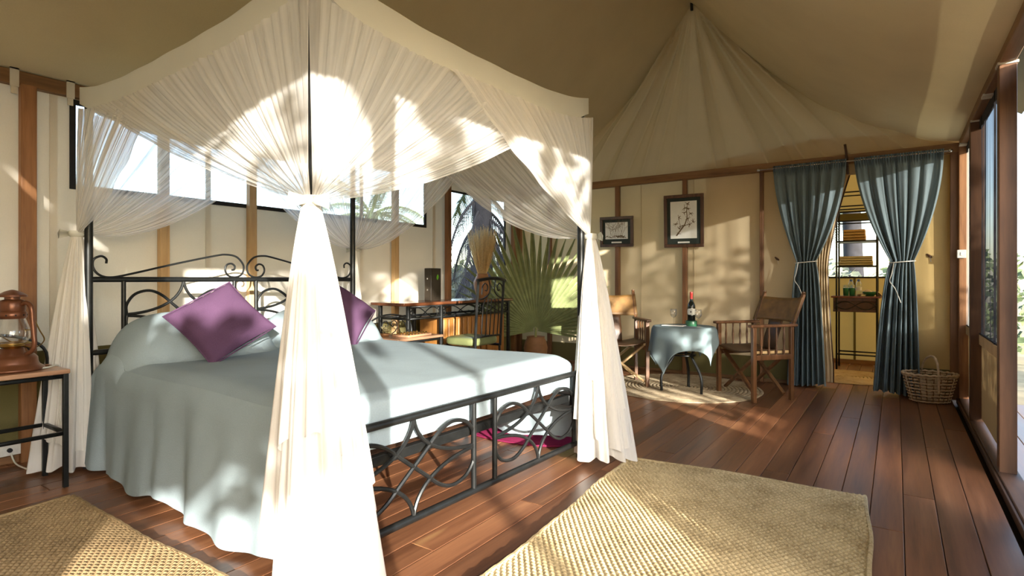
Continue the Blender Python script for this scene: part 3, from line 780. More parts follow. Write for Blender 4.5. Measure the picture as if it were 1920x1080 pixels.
MB().lathe([(0, 0), (.034, 0), (.036, .006), (.036, .165), (.034, .18), (.024, .203), (.014, .222), (.0128, .245)], 24).build('glass_body', 'green_glass', bt)
MB().lathe([(.0133, .236), (.0133, .285), (.015, .287), (.015, .298), (.0125, .302), (0, .302)], 18).build('foil_cap', 'red_foil', bt)
def lab(u, v):
    a = R(-70) + R(-115) * (u - .5) * 2 * .5; r = .0367
    hw = math.sqrt(max(0, 1 - (2 * v - 1) ** 2)) ** .55
    a = R(-62) + R(80) * (u - .5) * 2 * hw
    return (r * math.cos(a), r * math.sin(a), .085 + .07 * v)
lb = MB().grid(lab, 16, 10).build('label', 'label', bt)
def lab2(u, v):
    a = R(-80) + R(9) * (u - .5) * 2; return (.0371 * math.cos(a), .0371 * math.sin(a), .112 + .014 * v)
MB().grid(lab2, 4, 2).build('emblem', 'label_ink', lb)
co = thing('bottle_coaster', 'round green coaster holding the wine bottle', 'coaster', (-1.565, 5.235, TT))
MB().lathe([(0, 0), (.05, 0), (.052, .004), (.052, .046), (.049, .05), (.046, .046), (.046, .010), (0, .010)], 26).build('cup', 'green_wood', co)
tag(MB().box((-1.80, 5.10, TT), (-1.60, 5.20, TT + .006)).build('paper_napkin', 'paper', bevel=.001), 'white folded napkin lying on the blue tablecloth', 'napkin')

def round_rug(name, label, loc, rad, mat, seed):
    t = thing(name, label, 'rug', loc)
    n = int(rad / .034)
    for i in range(n):
        r = rad - .017 - i * .034; mj = .0165
        pts = [(r * math.cos(2 * PI * k / 64), r * math.sin(2 * PI * k / 64) , .005 + .001 * math.sin(k * 1.7 + i)) for k in range(64)]
        MB().tube(pts, mj, 6, True, flat=.40).build('coil', M[mat], t)
    return t
def sisal_tone(name, a, b, c):
    m, nt, bb = new_mat(name)
    v = coords(nt, (1, 1, 1)); n = noise(nt, v, 9, 5, .7); n2 = noise(nt, v, 150, 2)
    ad = nt.nodes.new('ShaderNodeMath'); ad.operation = 'MULTIPLY_ADD'; ad.inputs[1].default_value = .35
    nt.links.new(n2, ad.inputs[0]); nt.links.new(n, ad.inputs[2])
    nt.links.new(ramp(nt, ad.outputs[0], [(.48, a), (.56, b), (.8, c)]), bb.inputs['Base Color'])
    bb.inputs['Roughness'].default_value = .9; bump(nt, bb, n2, .6, .004); return m
M['coil'] = sisal_tone('striped_sisal_coil', (.10, .065, .035), (.34, .26, .16), (.50, .41, .27))
M['coil2'] = sisal_tone('tan_sisal_coil', (.22, .15, .06), (.40, .29, .13), (.50, .38, .19))
round_rug('round_rug', 'large round coiled sisal rug under the small table', (-1.70, 5.38, 0), .72, 'coil', 1)
round_rug('round_mat', 'tan round coiled mat on the bathroom floor', (-.42, 6.93, 0), .48, 'coil2', 2)

# ------------------------------------------------------------------ pictures
def strips(m, pts, w0, w1, y=0):
    for i in range(len(pts) - 1):
        a, b = Vector(pts[i]), Vector(pts[i + 1]); d = (b - a)
        if d.length < 1e-6: continue
        n = Vector((-d.y, d.x)).normalized(); k0 = w0 + (w1 - w0) * i / (len(pts) - 1); k1 = w0 + (w1 - w0) * (i + 1) / (len(pts) - 1)
        q = [a + n * k0, a - n * k0, b - n * k1, b + n * k1]
        m.add([(p.x, y, p.y) for p in q], [(0, 1, 2, 3)])
def branch(m, p, ang, ln, w, depth, rnd):
    pts = [p]; a = ang
    for k in range(4):
        a += rnd.uniform(-.22, .22); p = (p[0] + math.cos(a) * ln / 4, p[1] + math.sin(a) * ln / 4); pts.append(p)
    strips(m, pts, w, w * .6)
    if depth > 0:
        for k in range(3 if depth > 1 else 2): branch(m, pts[rnd.choice((2, 3, 4))], a + rnd.uniform(-.75, .75), ln * rnd.uniform(.5, .75), w * .6, depth - 1, rnd)
def picture(label, x0, x1, z0, z1, fw, mw, draw, tilt=0):
    W, Hh = x1 - x0, z1 - z0
    t = thing('framed_picture', label, 'picture', ((x0 + x1) / 2, YE - .085, (z0 + z1) / 2), 0, 'framed botanical prints'); t.rotation_euler = (R(3.5), R(tilt), 0)
    w, h = W / 2, Hh / 2
    for a, b in (((-w, -h), (w, -h + fw)), ((-w, h - fw), (w, h)), ((-w, -h + fw), (-w + fw, h - fw)), ((w - fw, -h + fw), (w, h - fw))):
        MB().box((a[0], -.014, a[1]), (b[0], .012, b[1])).build('frame_side', 'frame_wood', t, bevel=.004)
    MB().box((-w + fw - .002, -.002, -h + fw - .002), (w - fw + .002, .008, h - fw + .002)).build('mount', 'matboard', t, smooth=False)
    iw, ih = w - fw - mw, h - fw - mw
    pz = .012
    p = MB().box((-iw, -.005, -ih + pz * 2), (iw, -.0025, ih)).build('print', 'paper', t, smooth=False)
    m = MB(); draw(m, iw, ih); d = m.build('drawing', 'ink', p, smooth=False); d.location = (0, -.0055, pz)
    MB().box((-iw * .45, -.005, -h + fw + mw * .30), (iw * .45, -.0025, -h + fw + mw * .30 + .017)).build('caption_strip', 'paper', t, smooth=False)
def draw_tree(m, iw, ih):
    r = random.Random(4)
    for k in range(11):
        x = -iw * .62 + iw * 1.24 * k / 10
        branch(m, (x * .8, -ih * .55), PI / 2 - x / iw * .55, ih * .85, .0017, 3, r)
    for k in range(26):
        x = r.uniform(-iw * .9, iw * .9); strips(m, [(x - .02, -ih * .62 + r.uniform(-.02, .015)), (x + .02, -ih * .62 + r.uniform(-.02, .015))], .003, .003)
def draw_sprig(m, iw, ih):
    r = random.Random(9)
    main = [(-iw * .55, -ih * .8), (-iw * .2, -ih * .5), (iw * .1, -ih * .25), (iw * .28, .1 * ih), (iw * .25, .45 * ih), (iw * .3, .8 * ih)]
    strips(m, main, .008, .003)
    strips(m, [(-iw * .15, -ih * .47), (-iw * .3, -ih * .15), (-iw * .35, ih * .1)], .003, .0015)
    strips(m, [(0, -ih * .3), (iw * .4, -ih * .25), (iw * .7, -ih * .12)], .003, .0015)
    for cx, cz in ((-.6, -.2), (-.35, .12), (.72, -.12), (.3, .8), (.1, .6), (.55, .3), (.05, .35), (-.3, -.45), (-.4, -.7), (.35, .05), (.4, .55), (-.1, -.3), (.45, -.25)):
        for k in range(7):
            a = r.uniform(0, 2 * PI); l = r.uniform(.018, .04)
            strips(m, [(cx * iw, cz * ih), (cx * iw + math.cos(a) * l, cz * ih + math.sin(a) * l)], .0026, .0018)
        a = r.uniform(0, 6)
        m.add([(cx * iw + .008 * math.cos(a + q), 0, cz * ih + .008 * math.sin(a + q)) for q in (0, 1.2, 2.4, 3.6, 4.8)], [(0, 1, 2, 3, 4)])
picture('small framed print of a spreading bare tree on the cream wall', -2.90, -2.485, 1.415, 1.768, .035, .032, draw_tree, .8)
picture('tall framed print of a flowering sprig on the cream wall', -2.125, -1.692, 1.385, 1.958, .035, .038, draw_sprig, .6)

# ------------------------------------------------------------------ doorway curtains
rod = thing('curtain_rod', 'thin metal curtain rod on brackets under the end beam', 'curtain rod', (0, 0, 0))
MB().tube([(-1.15, YE - .115, 2.135), (.40, YE - .115, 2.135)], .008, 8).build('pole', 'chrome', rod)
for xx in (-1.145, .385):
    MB().tube([(xx, YE - .06, 2.135), (xx, YE - .115, 2.135)], .007, 8).build('bracket', 'chrome', rod)
    MB().lathe([(0, -.018), (.014, -.012), (.018, 0), (.014, .012), (0, .018)], 12, (xx, YE - .115, 2.135)).build('finial', 'chrome', rod)
def door_curtain(label, xa, xb, xt, ba, bb, zt, seed, pl=6.5):
    t = thing('door_curtain', label, 'curtain', (0, 0, 0), 0, 'blue doorway curtains'); r = random.Random(seed); ph = [r.uniform(0, 6) for _ in range(4)]
    def fn(u, v):
        z = 2.155 - v * 2.135
        if z > zt:
            k = (2.155 - z) / (2.155 - zt); e = k ** 1.7
            c0, c1 = xa + (xt - .085 - xa) * e, xb + (xt + .085 - xb) * (k ** 1.9)
            amp = .010 + .028 * k
        else:
            k = (zt - z) / zt; e = k ** .55
            c0, c1 = (xt - .085) + (ba - xt + .085) * e, (xt + .085) + (bb - xt - .085) * e
            amp = .038 + .02 * k
        kn = math.exp(-((z - zt) / .06) ** 2)
        f = math.sin(2 * PI * pl * u + ph[0] + 1.3 * math.sin(2 * PI * u + ph[2])) + .45 * math.sin(2 * PI * pl * 2.3 * u + ph[1]) * (.4 + .6 * abs(math.sin(3 * u + ph[3])))
        y = YE - .115 - .012 * kn + f * amp * (1 - .35 * kn)
        if v < .04: y = YE - .115 + .009 * math.sin(2 * PI * 44 * u)
        x = c0 + (c1 - c0) * (u + .012 * math.sin(2 * PI * pl * u + ph[2]))
        return (x, min(y, YE - .035), z + (.010 * math.sin(5 * u + ph[3]) if v > .95 else 0))
    MB().grid(fn, 230, 70).build('cloth', 'blue', t)
    MB().grid(lambda u, v: (fn(u, .001)[0], YE - .122 + .010 * math.sin(2 * PI * 44 * u), 2.158 - .055 * v), 230, 3).build('heading_tape', 'blue', t)
    tie = MB().tube([(xt + .096 * math.cos(2 * PI * k / 28), YE - .125 + .062 * math.sin(2 * PI * k / 28), zt + .008 * math.cos(2 * PI * k / 28)) for k in range(28)], .005, 6, True).build('tie_cord', 'cord', t)
    s = -1 if xt < -.4 else 1
    MB().tube(crom([(xt - .06, YE - .19, zt), (xt - .075, YE - .20, zt - .10), (xt - .09, YE - .20, zt - .17), (xt - .05, YE - .205, zt - .24), (xt - .01, YE - .205, zt - .36)], 6), .0035, 5).build('cord_end', 'cord', tie)
door_curtain('slate blue curtain tied back at the left of the doorway, behind a campaign chair', -1.015, -.375, -.715, -.89, -.54, 1.20, 3)
door_curtain('slate blue curtain tied back at the right of the doorway, beside the wicker basket', -.325, .345, .045, -.18, .18, 1.19, 4)
# tied-back canvas door flaps
def flap(label, xa, xb, xt, ba, bb, seed):
    t = thing('door_flap', label, 'door flap', (0, 0, 0), 0, 'canvas door flaps')
    def fn(u, v):
        z = 2.10 - v * 2.06; zt = 1.15
        k = abs(z - zt) / .95; e = min(1, k) ** 1.4
        if z > zt: a, b = xt - .05 + (xa - xt + .05) * e, xt + .05 + (xb - xt - .05) * e
        else: a, b = xt - .05 + (ba - xt + .05) * e, xt + .05 + (bb - xt - .05) * e
        return (a + (b - a) * u, YE + .045 + .018 * math.sin(2 * PI * 5 * u + seed) * (1.1 - .6 * e), z)
    MB().grid(fn, 80, 50).build('cloth', 'canvas_E', t)
    ed = [fn(1 if seed == 1 else 0, k / 30) for k in range(31)]
    MB().tube(ed, .008, 6).build('edge_binding', 'frame_wood', t)
flap('cream canvas door flap with dark edge behind the left blue curtain', -.66, -.345, -.60, -.68, -.50, 1)
flap('cream canvas door flap behind the right blue curtain', -.28, .03, .02, -.04, .06, 2)
tag(MB().tube(crom([(-.395, YE - .085, 2.30), (-.385, YE - .085, 2.22), (-.375, YE - .082, 2.10), (-.372, YE - .08, 2.02)]), .011, 8).build('door_strap', 'frame_wood'), 'dark leather strap hanging over the end beam above the doorway', 'strap')
for xx, lbl in ((-.985, 'small brown wooden toggle on the wall left of the doorway'), (.245, 'small brown wooden toggle on the wall right of the doorway')):
    tg = thing('wall_toggle', lbl, 'toggle', (xx, YE - .02, 1.24), 0, 'wall toggles'); MB().tube([(-.022, 0, .02), (.0, -.008, 0), (.016, 0, -.012)], [.006, .012, .006], 8).build('peg', 'frame_wood', tg); MB().tube([(0, 0, 0), (.01, .0, -.05)], .003, 5).build('loop', 'strap', tg)
sw = thing('light_switch', 'white switch box on the dark corner post', 'switch', (.455, YE - .145, 1.25)); MB().box((-.03, -.014, -.035), (.03, .012, .035)).build('plate', 'white', sw, bevel=.004); MB().box((-.008, -.019, -.014), (.008, -.012, .014)).build('rocker', 'white', sw, bevel=.002)

# ------------------------------------------------------------------ bathroom console
RY = 7.45
rack = thing('towel_rack', 'dark iron console with shelves holding towels, seen between curtains', 'shelf', (0, 0, 0))
for xx in (-.565, -.175):
    MB().bar((xx, RY, 0), (xx, RY, 2.04), .018, .018).build('upright', 'iron', rack)
    MB().bar((xx, RY + .34, 0), (xx, RY + .34, 2.04), .018, .018).build('upright', 'iron', rack)
MB().box((-.62, RY - .02, .825), (-.14, RY + .36, .845)).build('counter', 'desktop', rack, bevel=.003)
MB().box((-.60, RY - .005, .79), (-.16, RY + .012, .825)).build('apron_rail', 'frame_wood', rack, bevel=.002)
MB().box((-.60, RY - .005, .665), (-.16, RY + .012, .69)).build('apron_rail', 'frame_wood', rack, bevel=.002)
MB().box((-.60, RY + .012, .69), (-.16, RY + .02, .79)).build('apron_panel', 'leather_dark', rack, smooth=False)
for s in (-1, 1):
    MB().tube([(-.38 + .2 * (k / 12 * 2 - 1), RY - .008, .74 + s * .045 * math.sin(k / 12 * 2 * PI)) for k in range(13)], .005, 6).build('lattice_bar', 'iron', rack)
for z in (1.185, 1.47, 1.70, 1.87, 2.03):
    for yy in (RY, RY + .34): MB().bar((-.565, yy, z), (-.175, yy, z), .014, .014).build('rail', 'iron', rack)
for z in (1.185, 1.47): MB().box((-.565, RY, z - .004), (-.175, RY + .34, z + .005)).build('shelf_board', 'frame_wood', rack, smooth=False)
for yy in (RY, RY + .34): MB().bar((-.565, yy, .18), (-.175, yy, .18), .016, .016).build('foot_rail', 'iron', rack)
def towel(label, x0, x1, z0, h, mat, grp):
    t = thing('folded_towel', label, 'towel', ((x0 + x1) / 2, RY + .16, z0), 0, grp); w = (x1 - x0) / 2
    for k in range(2):
        def fn(u, v, k=k):
            a = 2 * PI * v; c, s = math.cos(a), math.sin(a)
            e = 1 + .02 * math.sin(5 * u + k)
            return ((u * 2 - 1) * w * (1 if 0 < u < 1 else .985), math.copysign(abs(c) ** .5, c) * .12 * e, h / 4 + k * h / 2 + math.copysign(abs(s) ** .6, s) * h / 4 * (1 + .05 * math.sin(9 * u)))
        m = MB().grid(fn, 14, 16); m.add([fn(0, i / 16) for i in range(16)], [tuple(range(16))]); m.add([fn(1, i / 16) for i in range(16)], [tuple(range(16))[::-1]])
        m.build('fold', mat, t)
towel('tan folded towel at the bottom of the upper pair', -.505, -.285, 1.477, .065, 'towel_tan', 'tan towels on the upper shelf')
towel('tan folded towel on top of the upper pair', -.50, -.29, 1.543, .065, 'towel_tan', 'tan towels on the upper shelf')
towel('cream folded towel at the bottom of the lower pair', -.545, -.215, 1.192, .055, 'towel_cream', 'cream towels on the lower shelf')
towel('cream folded towel on top of the lower pair', -.54, -.22, 1.248, .055, 'towel_cream', 'cream towels on the lower shelf')
def wbottle(label, x, y):
    t = thing('water_bottle', label, 'bottle', (x, y, .847), 0, 'water bottles on the console')
    MB().lathe([(0, 0), (.028, 0), (.03, .01), (.028, .05), (.03, .09), (.029, .13), (.018, .16), (.013, .17)], 16).build('body', 'water', t)
    MB().lathe([(.0305, .06), (.0305, .10)], 16).build('label_band', 'label', t); MB().lathe([(.0145, .165), (.0145, .19), (0, .19)], 12).build('cap', 'blue_cap', t)
wbottle('left clear water bottle with blue cap on the bathroom console', -.43, RY + .14); wbottle('right clear water bottle with blue cap on the bathroom console', -.355, RY + .16)
for xx, l in ((-.475, 'green tumbler at the left end of the bathroom console'), (-.415, 'green tumbler in front of the water bottles')):
    t = thing('green_tumbler', l, 'cup', (xx, RY + .05, .847), 0, 'green tumblers on the console')
    MB().lathe([(0, .003), (.026, 0), (.031, .085), (.033, .09), (.029, .088), (.024, .008), (0, .006)], 18).build('cup', 'green_cup', t)
    MB().lathe([(.028, .088), (.030, .125), (.0285, .125), (.0265, .09)], 18).build('inner_glass', 'water', t)
bw = thing('green_bowl', 'green bowl with cream napkin on the bathroom console', 'bowl', (-.245, RY + .08, .847))
MB().lathe([(0, 0), (.04, 0), (.07, .04), (.075, .05), (.07, .048), (.036, .008), (0, .008)], 22).build('bowl', 'green_cup', bw)
def nap(u, v): return ((u - .5) * .24, (v - .5) * .16 + .04, .045 + .03 * math.sin(7 * u + 2) * math.sin(6 * v + 1) - .22 * abs(u - .5) ** 2)
MB().grid(nap, 16, 12).build('napkin', 'cream_cloth', bw, solid=.004)

# ------------------------------------------------------------------ wicker basket
bk = thing('wicker_basket', 'oval open weave wicker basket with upright handle by the corner post', 'basket', (.235, 5.93, 0), R(20))
def bprof(z): return .135 + .055 * (z / .23)
for k in range(22):
    a = 2 * PI * k / 22
    MB().tube([(math.cos(a) * bprof(z) * 1.0, math.sin(a) * bprof(z) * .78, z) for z in (.0, .08, .16, .235)], .0042, 5).build('stake', 'wicker_dark', bk)
for i in range(9):
    z = .012 + i * .026
    MB().tube([(math.cos(2 * PI * k / 44) * (bprof(z) + .006 * (-1) ** (k + i)), math.sin(2 * PI * k / 44) * (bprof(z) + .006 * (-1) ** (k + i)) * .78, z) for k in range(44)], .0065, 6, True).build('weave_band', 'wicker', bk)
MB().tube([(math.cos(2 * PI * k / 44) * .197, math.sin(2 * PI * k / 44) * .197 * .78, .238 + .004 * (-1) ** k) for k in range(44)], .010, 6, True).build('rim', 'wicker', bk)
MB().lathe([(0, .004), (.13, .004), (.13, .012), (0, .012)], 30, sy=.78).build('base', 'wicker_dark', bk)
for dy in (-.012, .012): MB().tube(crom([(.0, -.16, .10), (.0, -.155, .23), (.01, -.11 + dy * .3, .34), (.02, dy, .385), (.01, .11, .34), (.0, .155, .23), (.0, .16, .1)], 6), .008, 6).build('handle', 'wicker', bk)

# ------------------------------------------------------------------ woven rugs
def woven(name, label, loc, rz, W, L, mat, seed, pitch=.0185, along='x'):
    t = thing(name, label, 'rug', loc, rz); r = random.Random(seed); nrow = int(L / pitch)
    ph = [r.uniform(0, 6) for _ in range(6)]
    def edge(v): return .007 * math.sin(3 * v + ph[0]) + .003 * math.sin(7 * v + ph[1])
    def fn(u, v):
        y = -L / 2 + L * v + .014 * math.sin(7 * u + ph[2]) * abs(2 * v - 1)
        w = W / 2 + edge(v * 3)
        x = (u * 2 - 1) * w
        row = v * nrow; ridge = abs(math.sin(PI * row)) ** .7
        kn = .5 + .5 * math.sin(2 * PI * (u * W / .025) + PI * (int(row) % 2))
        z = .007 + .0125 * ridge * (.30 + .70 * kn)
        z += .004 * math.sin(3 * x + 5 * y + ph[3]) + .0025 * math.sin(9 * x - 4 * y)
        if u in (0, 1) or v in (0, 1): z = .001
        return (x, y, max(.002, z))
    nu = int(W / .0062); MB().grid(fn, nu, nrow * 5).build('weave', mat, t)
    for s in (-1, 1):
        MB().tube([(s * (W / 2 + edge(k / 60 * 3)), -L / 2 + L * k / 60, .010 + .002 * math.sin(k * 2.1)) for k in range(61)], .0095, 6).build('bound_edge', mat, t)
        MB().tube([((k / 40 * 2 - 1) * W / 2, s * L / 2 + .014 * math.sin(7 * k / 40 + ph[2]), .010) for k in range(41)], .009, 6).build('bound_edge', mat, t)
    return t
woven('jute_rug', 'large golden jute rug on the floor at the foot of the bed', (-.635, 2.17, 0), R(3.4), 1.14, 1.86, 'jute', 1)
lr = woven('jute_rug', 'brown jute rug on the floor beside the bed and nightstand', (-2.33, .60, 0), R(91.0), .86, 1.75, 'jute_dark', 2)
m = MB(); rr = random.Random(3)
for k in range(120):
    s = rr.random(); bx = -.43; by = -.875 + 1.75 * s; a = rr.uniform(-.6, .6); l = rr.uniform(.01, .03)
    m.tube([(bx, by, .01), (bx - l * .6 * math.cos(a), by + l * math.sin(a), .018), (bx - l * math.cos(a), by + l * 1.3 * math.sin(a), rr.uniform(.004, .02))], .0008, 3)
f = m.build('loose_fibres', 'jute_dark', lr); f['kind'] = 'stuff'
mg = thing('magenta_rug', 'magenta wool rug lying on the floor at the far side of the bed', 'rug', (-2.25, 3.22, 0), R(-8))
MB().lathe([(0, .0), (.40, .0), (.405, .006), (.40, .012), (0, .012)], 48, sx=1.5, sy=.72).build('pile', 'magenta', mg)
MB().tube([(.605 * math.cos(2 * PI * k / 60), .291 * math.sin(2 * PI * k / 60), .007) for k in range(60)], .007, 6, True).build('bound_edge', 'magenta', mg)

# ------------------------------------------------------------------ nightstands with iron backs
def nightstand(label, x0, x1, y0, y1, zt):
    cx, cy = (x0 + x1) / 2, (y0 + y1) / 2
    t = thing('nightstand', label, 'nightstand', (cx, cy, 0), 0, 'iron nightstands'); w, d = (x1 - x0) / 2, (y1 - y0) / 2
    MB().box((-w, -d, zt - .022), (w, d, zt)).build('table_top', 'stand_top', t, bevel=.004)
    for sx in (-1, 1):
        for sy in (-1, 1): MB().bar((sx * (w - .016), sy * (d - .016), 0), (sx * (w - .016), sy * (d - .016), zt - .022), .022, .022).build('leg', 'iron', t, bevel=.002)
    for z in (zt - .035, .27):
        for s in (-1, 1):
            MB().bar((-w + .02, s * (d - .016), z), (w - .02, s * (d - .016), z), .016, .018).build('stretcher', 'iron', t)
            MB().bar((s * (w - .016), -d + .02, z), (s * (w - .016), d - .02, z), .016, .018).build('stretcher', 'iron', t)
    xb = -w + .012
    a = [(xb, d * .98 * math.cos(q * PI / 18), zt + .03 + .14 * math.sin(q * PI / 18) ** .85) for q in range(19)]
    a = [(xb, d * .98, zt)] + a + [(xb, -d * .98, zt)]
    MB().tube(a, .008, 7).build('back_arch', 'iron', t)
    for s in (-1, 1):
        L = [(.02, .0), (.06, .02), (.085, .06), (.065, .105), (.03, .11), (.012, .08), (.03, .06), (.045, .075)]
        MB().tube(crom([(xb, s * (y + .005), zt + z + .004) for y, z in L], 5), .0045, 6).build('back_scroll', 'iron', t)
        L = [(.23, .0), (.20, .05), (.175, .09), (.15, .105)]
        MB().tube(crom([(xb, s * y, zt + z + .004) for y, z in L], 5), .0045, 6).build('back_scroll', 'iron', t)
    return t
nightstand('iron nightstand with wooden top holding the oil lantern', -3.725, -3.405, .55, 1.075, .588)
nightstand('iron nightstand with wooden top at the far side of the bed', -3.63, -3.24, 3.15, 3.69, .56)

# hurricane lantern
ln = thing('hurricane_lantern', 'brown enamel hurricane lantern with glass globe on the nightstand', 'lantern', (-3.575, .893, .588), R(35))
MB().lathe([(0, 0), (.118, 0), (.126, .006), (.124, .014), (.105, .028), (.10, .04), (.098, .062), (.085, .078), (.05, .088), (.045, .11), (0, .11)], 32).build('fuel_tank', 'copper', ln)
MB().lathe([(.03, .105), (.04, .118), (.05, .122), (.045, .13), (.02, .138), (0, .138)], 24).build('burner', 'brass', ln)
MB().lathe([(.045, .128), (.062, .145), (.072, .17), (.069, .2), (.057, .235), (.048, .262), (.046, .262), (.055, .235), (.067, .2), (.070, .17), (.060, .147), (.043, .130)], 28).build('glass_globe', 'glass', ln)
MB().lathe([(.050, .255), (.056, .262), (.056, .285), (.05, .292), (.052, .30), (.052, .335), (.046, .345), (.030, .350), (.03, .36), (.058, .362), (.056, .372), (.03, .388), (.008, .396), (0, .397)], 28).build('chimney', 'copper', ln)
for k in range(10):
    a = 2 * PI * k / 10; MB().lathe([(.004, -.001), (.004, .001)], 8).build('vent_hole', 'black_cloth', ln, loc=(.0565 * math.cos(a), .0565 * math.sin(a), .273), rot=(0, R(90), a))
for s in (-1, 1):
    MB().tube(crom([(s * .046, 0, .325), (s * .070, 0, .332), (s * .092, 0, .31), (s * .098, 0, .25), (s * .104, 0, .18), (s * .108, 0, .135), (s * .098, 0, .10), (s * .07, 0, .082)], 6), .011, 9).build('side_tube', 'copper', ln)
    MB().tube([(s * .10, 0, .20), (s * .06, 0, .20)], .0025, 6).build('guard_wire', 'brass', ln)
MB().tube(crom([(-.098, .006, .26), (-.106, .03, .20), (-.09, .08, .14), (0, .118, .10), (.09, .08, .14), (.106, .03, .2), (.098, .006, .26)], 6), .003, 6).build('bail_handle', 'brass', ln)
MB().tube([(.07 * math.cos(2 * PI * k / 20), .07 * math.sin(2 * PI * k / 20), .135) for k in range(20)], .003, 6, True).build('globe_ring', 'brass', ln)
ol = thing('wall_outlet', 'white double socket low on the canvas wall under the nightstand', 'outlet', (XL + .04, .985, .085))
MB().box((-.005, -.085, -.032), (.028, .075, .032)).build('plate', 'white', ol, bevel=.004); MB().lathe([(.012, 0), (.012, .016), (0, .016)], 10).build('plug', 'black_cloth', ol, loc=(.026, .02, .0), rot=(0, R(90), 0))
tag(MB().tube(crom([(-3.48, .95, .594), (-3.52, 1.02, .594), (-3.60, 1.085, .585), (-3.63, 1.10, .50), (-3.60, 1.09, .36), (-3.66, 1.11, .22), (-3.72, 1.10, .06), (-3.80, 1.06, .006), (-3.95, 1.03, .006), (-4.04, 1.02, .02), (-4.08, 1.01, .075)], 8), .0042, 6).build('power_cord', 'cord'), 'white cable running from the lantern table down to the socket', 'cord')
tr = thing('wooden_tray', 'small wooden tray with pegs on the far nightstand', 'tray', (-3.37, 3.44, .56), R(4))
MB().box((-.09, -.15, 0), (.09, .15, .018)).build('tray_base', 'stand_top', tr, bevel=.004)
for i in range(7):
    for s in (-1, 1): MB().lathe([(.010, .018), (.012, .026), (.006, .034), (0, .035)], 9, (s * .05, -.12 + i * .04, 0)).build('peg', 'brass', tr)
fl_ = thing('flower_cluster', 'cream flowers in a low dish at the back of the far nightstand', 'flowers', (-3.55, 3.30, .56))
MB().lathe([(0, 0), (.03, 0), (.05, .02), (.046, .02), (.028, .004), (0, .004)], 16).build('dish', 'clay', fl_)
rf = random.Random(8)
for i in range(14):
    a, q = rf.uniform(0, 6.3), rf.uniform(0, .04); m = MB()
    c = Vector((q * math.cos(a), q * math.sin(a), .03 + rf.uniform(0, .04)))
    for k in range(5):
        b = a + k * 2 * PI / 5; d = Vector((math.cos(b), math.sin(b), .4)) * .022; s_ = Vector((-math.sin(b), math.cos(b), 0)) * .008
        m.add([c, c + d * .6 + s_, c + d, c + d * .6 - s_], [(0, 1, 2, 3)])
    m.build('blossom', 'towel_cream', fl_)

# ------------------------------------------------------------------ desk corner
DX0, DX1, DY0, DY1, DZ = -4.04, -3.60, 3.575, 5.29, .822
dk = thing('writing_desk', 'iron framed desk with polished wooden top and looped apron', 'desk', (0, 0, 0))
MB().box((DX0, DY0, DZ - .028), (DX1, DY1, DZ)).build('desk_top', 'desktop', dk, bevel=.006)
for yy in (3.655, 4.10, 5.235):
    for xx in (DX1 - .03, DX0 + .05): MB().bar((xx, yy, 0), (xx, yy, DZ - .028), .03, .03).build('leg', 'iron', dk, bevel=.003)
MB().bar((DX1 - .03, 3.655, .675), (DX1 - .03, 5.235, .675), .02, .02).build('apron_rail', 'iron', dk)
MB().bar((DX1 - .03, 3.655, .785), (DX1 - .03, 5.235, .785), .02, .018).build('apron_rail', 'iron', dk)
MB().bar((DX1 - .03, 3.655, .675), (DX0 + .05, 3.655, .675), .02, .02).build('apron_rail', 'iron', dk)
MB().bar((DX0 + .05, 3.655, .675), (DX0 + .05, 5.235, .675), .02, .02).build('apron_rail', 'iron', dk)
def lattice(y0, y1):
    c, h = (y0 + y1) / 2, (y1 - y0) / 2; xx = DX1 - .03
    for s in (-1, 1):
        MB().tube([(xx, c + h * (k / 16 * 2 - 1), .73 + s * .046 * math.sin(k / 16 * 2 * PI)) for k in range(17)], .005, 6).build('apron_curve', 'iron', dk)
    for e in (-1, 1):
        MB().tube([(xx, c + e * (h - .012) - e * .035 * math.sin(k / 12 * PI), .73 + .045 * math.cos(k / 12 * PI)) for k in range(13)], .005, 6).build('apron_curve', 'iron', dk)
lattice(3.67, 4.085); lattice(4.115, 4.67); lattice(4.67, 5.22)
cb = thing('slatted_cabinet', 'orange wooden cabinet with slatted front under the desk', 'cabinet', (0, 0, 0))
MB().box((DX0 + .09, 4.14, .03), (DX1 - .07, 5.20, .66)).build('body', 'orange_wood', cb, bevel=.004)
for i in range(9): MB().box((DX1 - .07, 4.165 + i * .075, .05), (DX1 - .052, 4.165 + i * .075 + .058, .645)).build('slat', 'orange_wood', cb, bevel=.006)
MB().box((DX1 - .07, 4.87, .05), (DX1 - .050, 5.185, .645)).build('door_panel', 'orange_wood', cb, bevel=.006)
bd = thing('ring_binder', 'black ring binder with green leaf emblem standing on the desk', 'binder', (-3.825, 4.195, DZ))
MB().box((-.045, -.075, 0), (.045, .075, .325)).build('cover', 'binder', bd, bevel=.006)
for z in (.11, .22): MB().lathe([(.008, 0), (.008, .003), (0, .003)], 12).build('rivet', 'chrome', bd, loc=(0, -.076, z), rot=(R(90), 0, 0))
m = MB(); lp = [(math.sin(t * PI) * .016 * (1 if s > 0 else -1) + .008 * (t - .5), t * .06) for s, ts in ((1, range(0, 9)), (-1, range(8, -1, -1))) for t in [k / 8 for k in ts]]
m.add([(.0463, y + .02, .205 + z) for y, z in lp], [tuple(range(len(lp)))]); m.build('leaf_emblem', 'leaf_print', bd, smooth=False)
vs = thing('clay_vase', 'terracotta vase filled with dry grass on the desk', 'vase', (-3.84, 5.03, DZ))
MB().lathe([(0, 0), (.05, 0), (.06, .01), (.085, .09), (.10, .16), (.098, .19), (.075, .235), (.062, .262), (.070, .275), (.064, .278), (.054, .262), (.066, .235), (.088, .19), (.0, .03)], 28).build('pot', 'clay', vs)
gm = MB(); rg = random.Random(6)
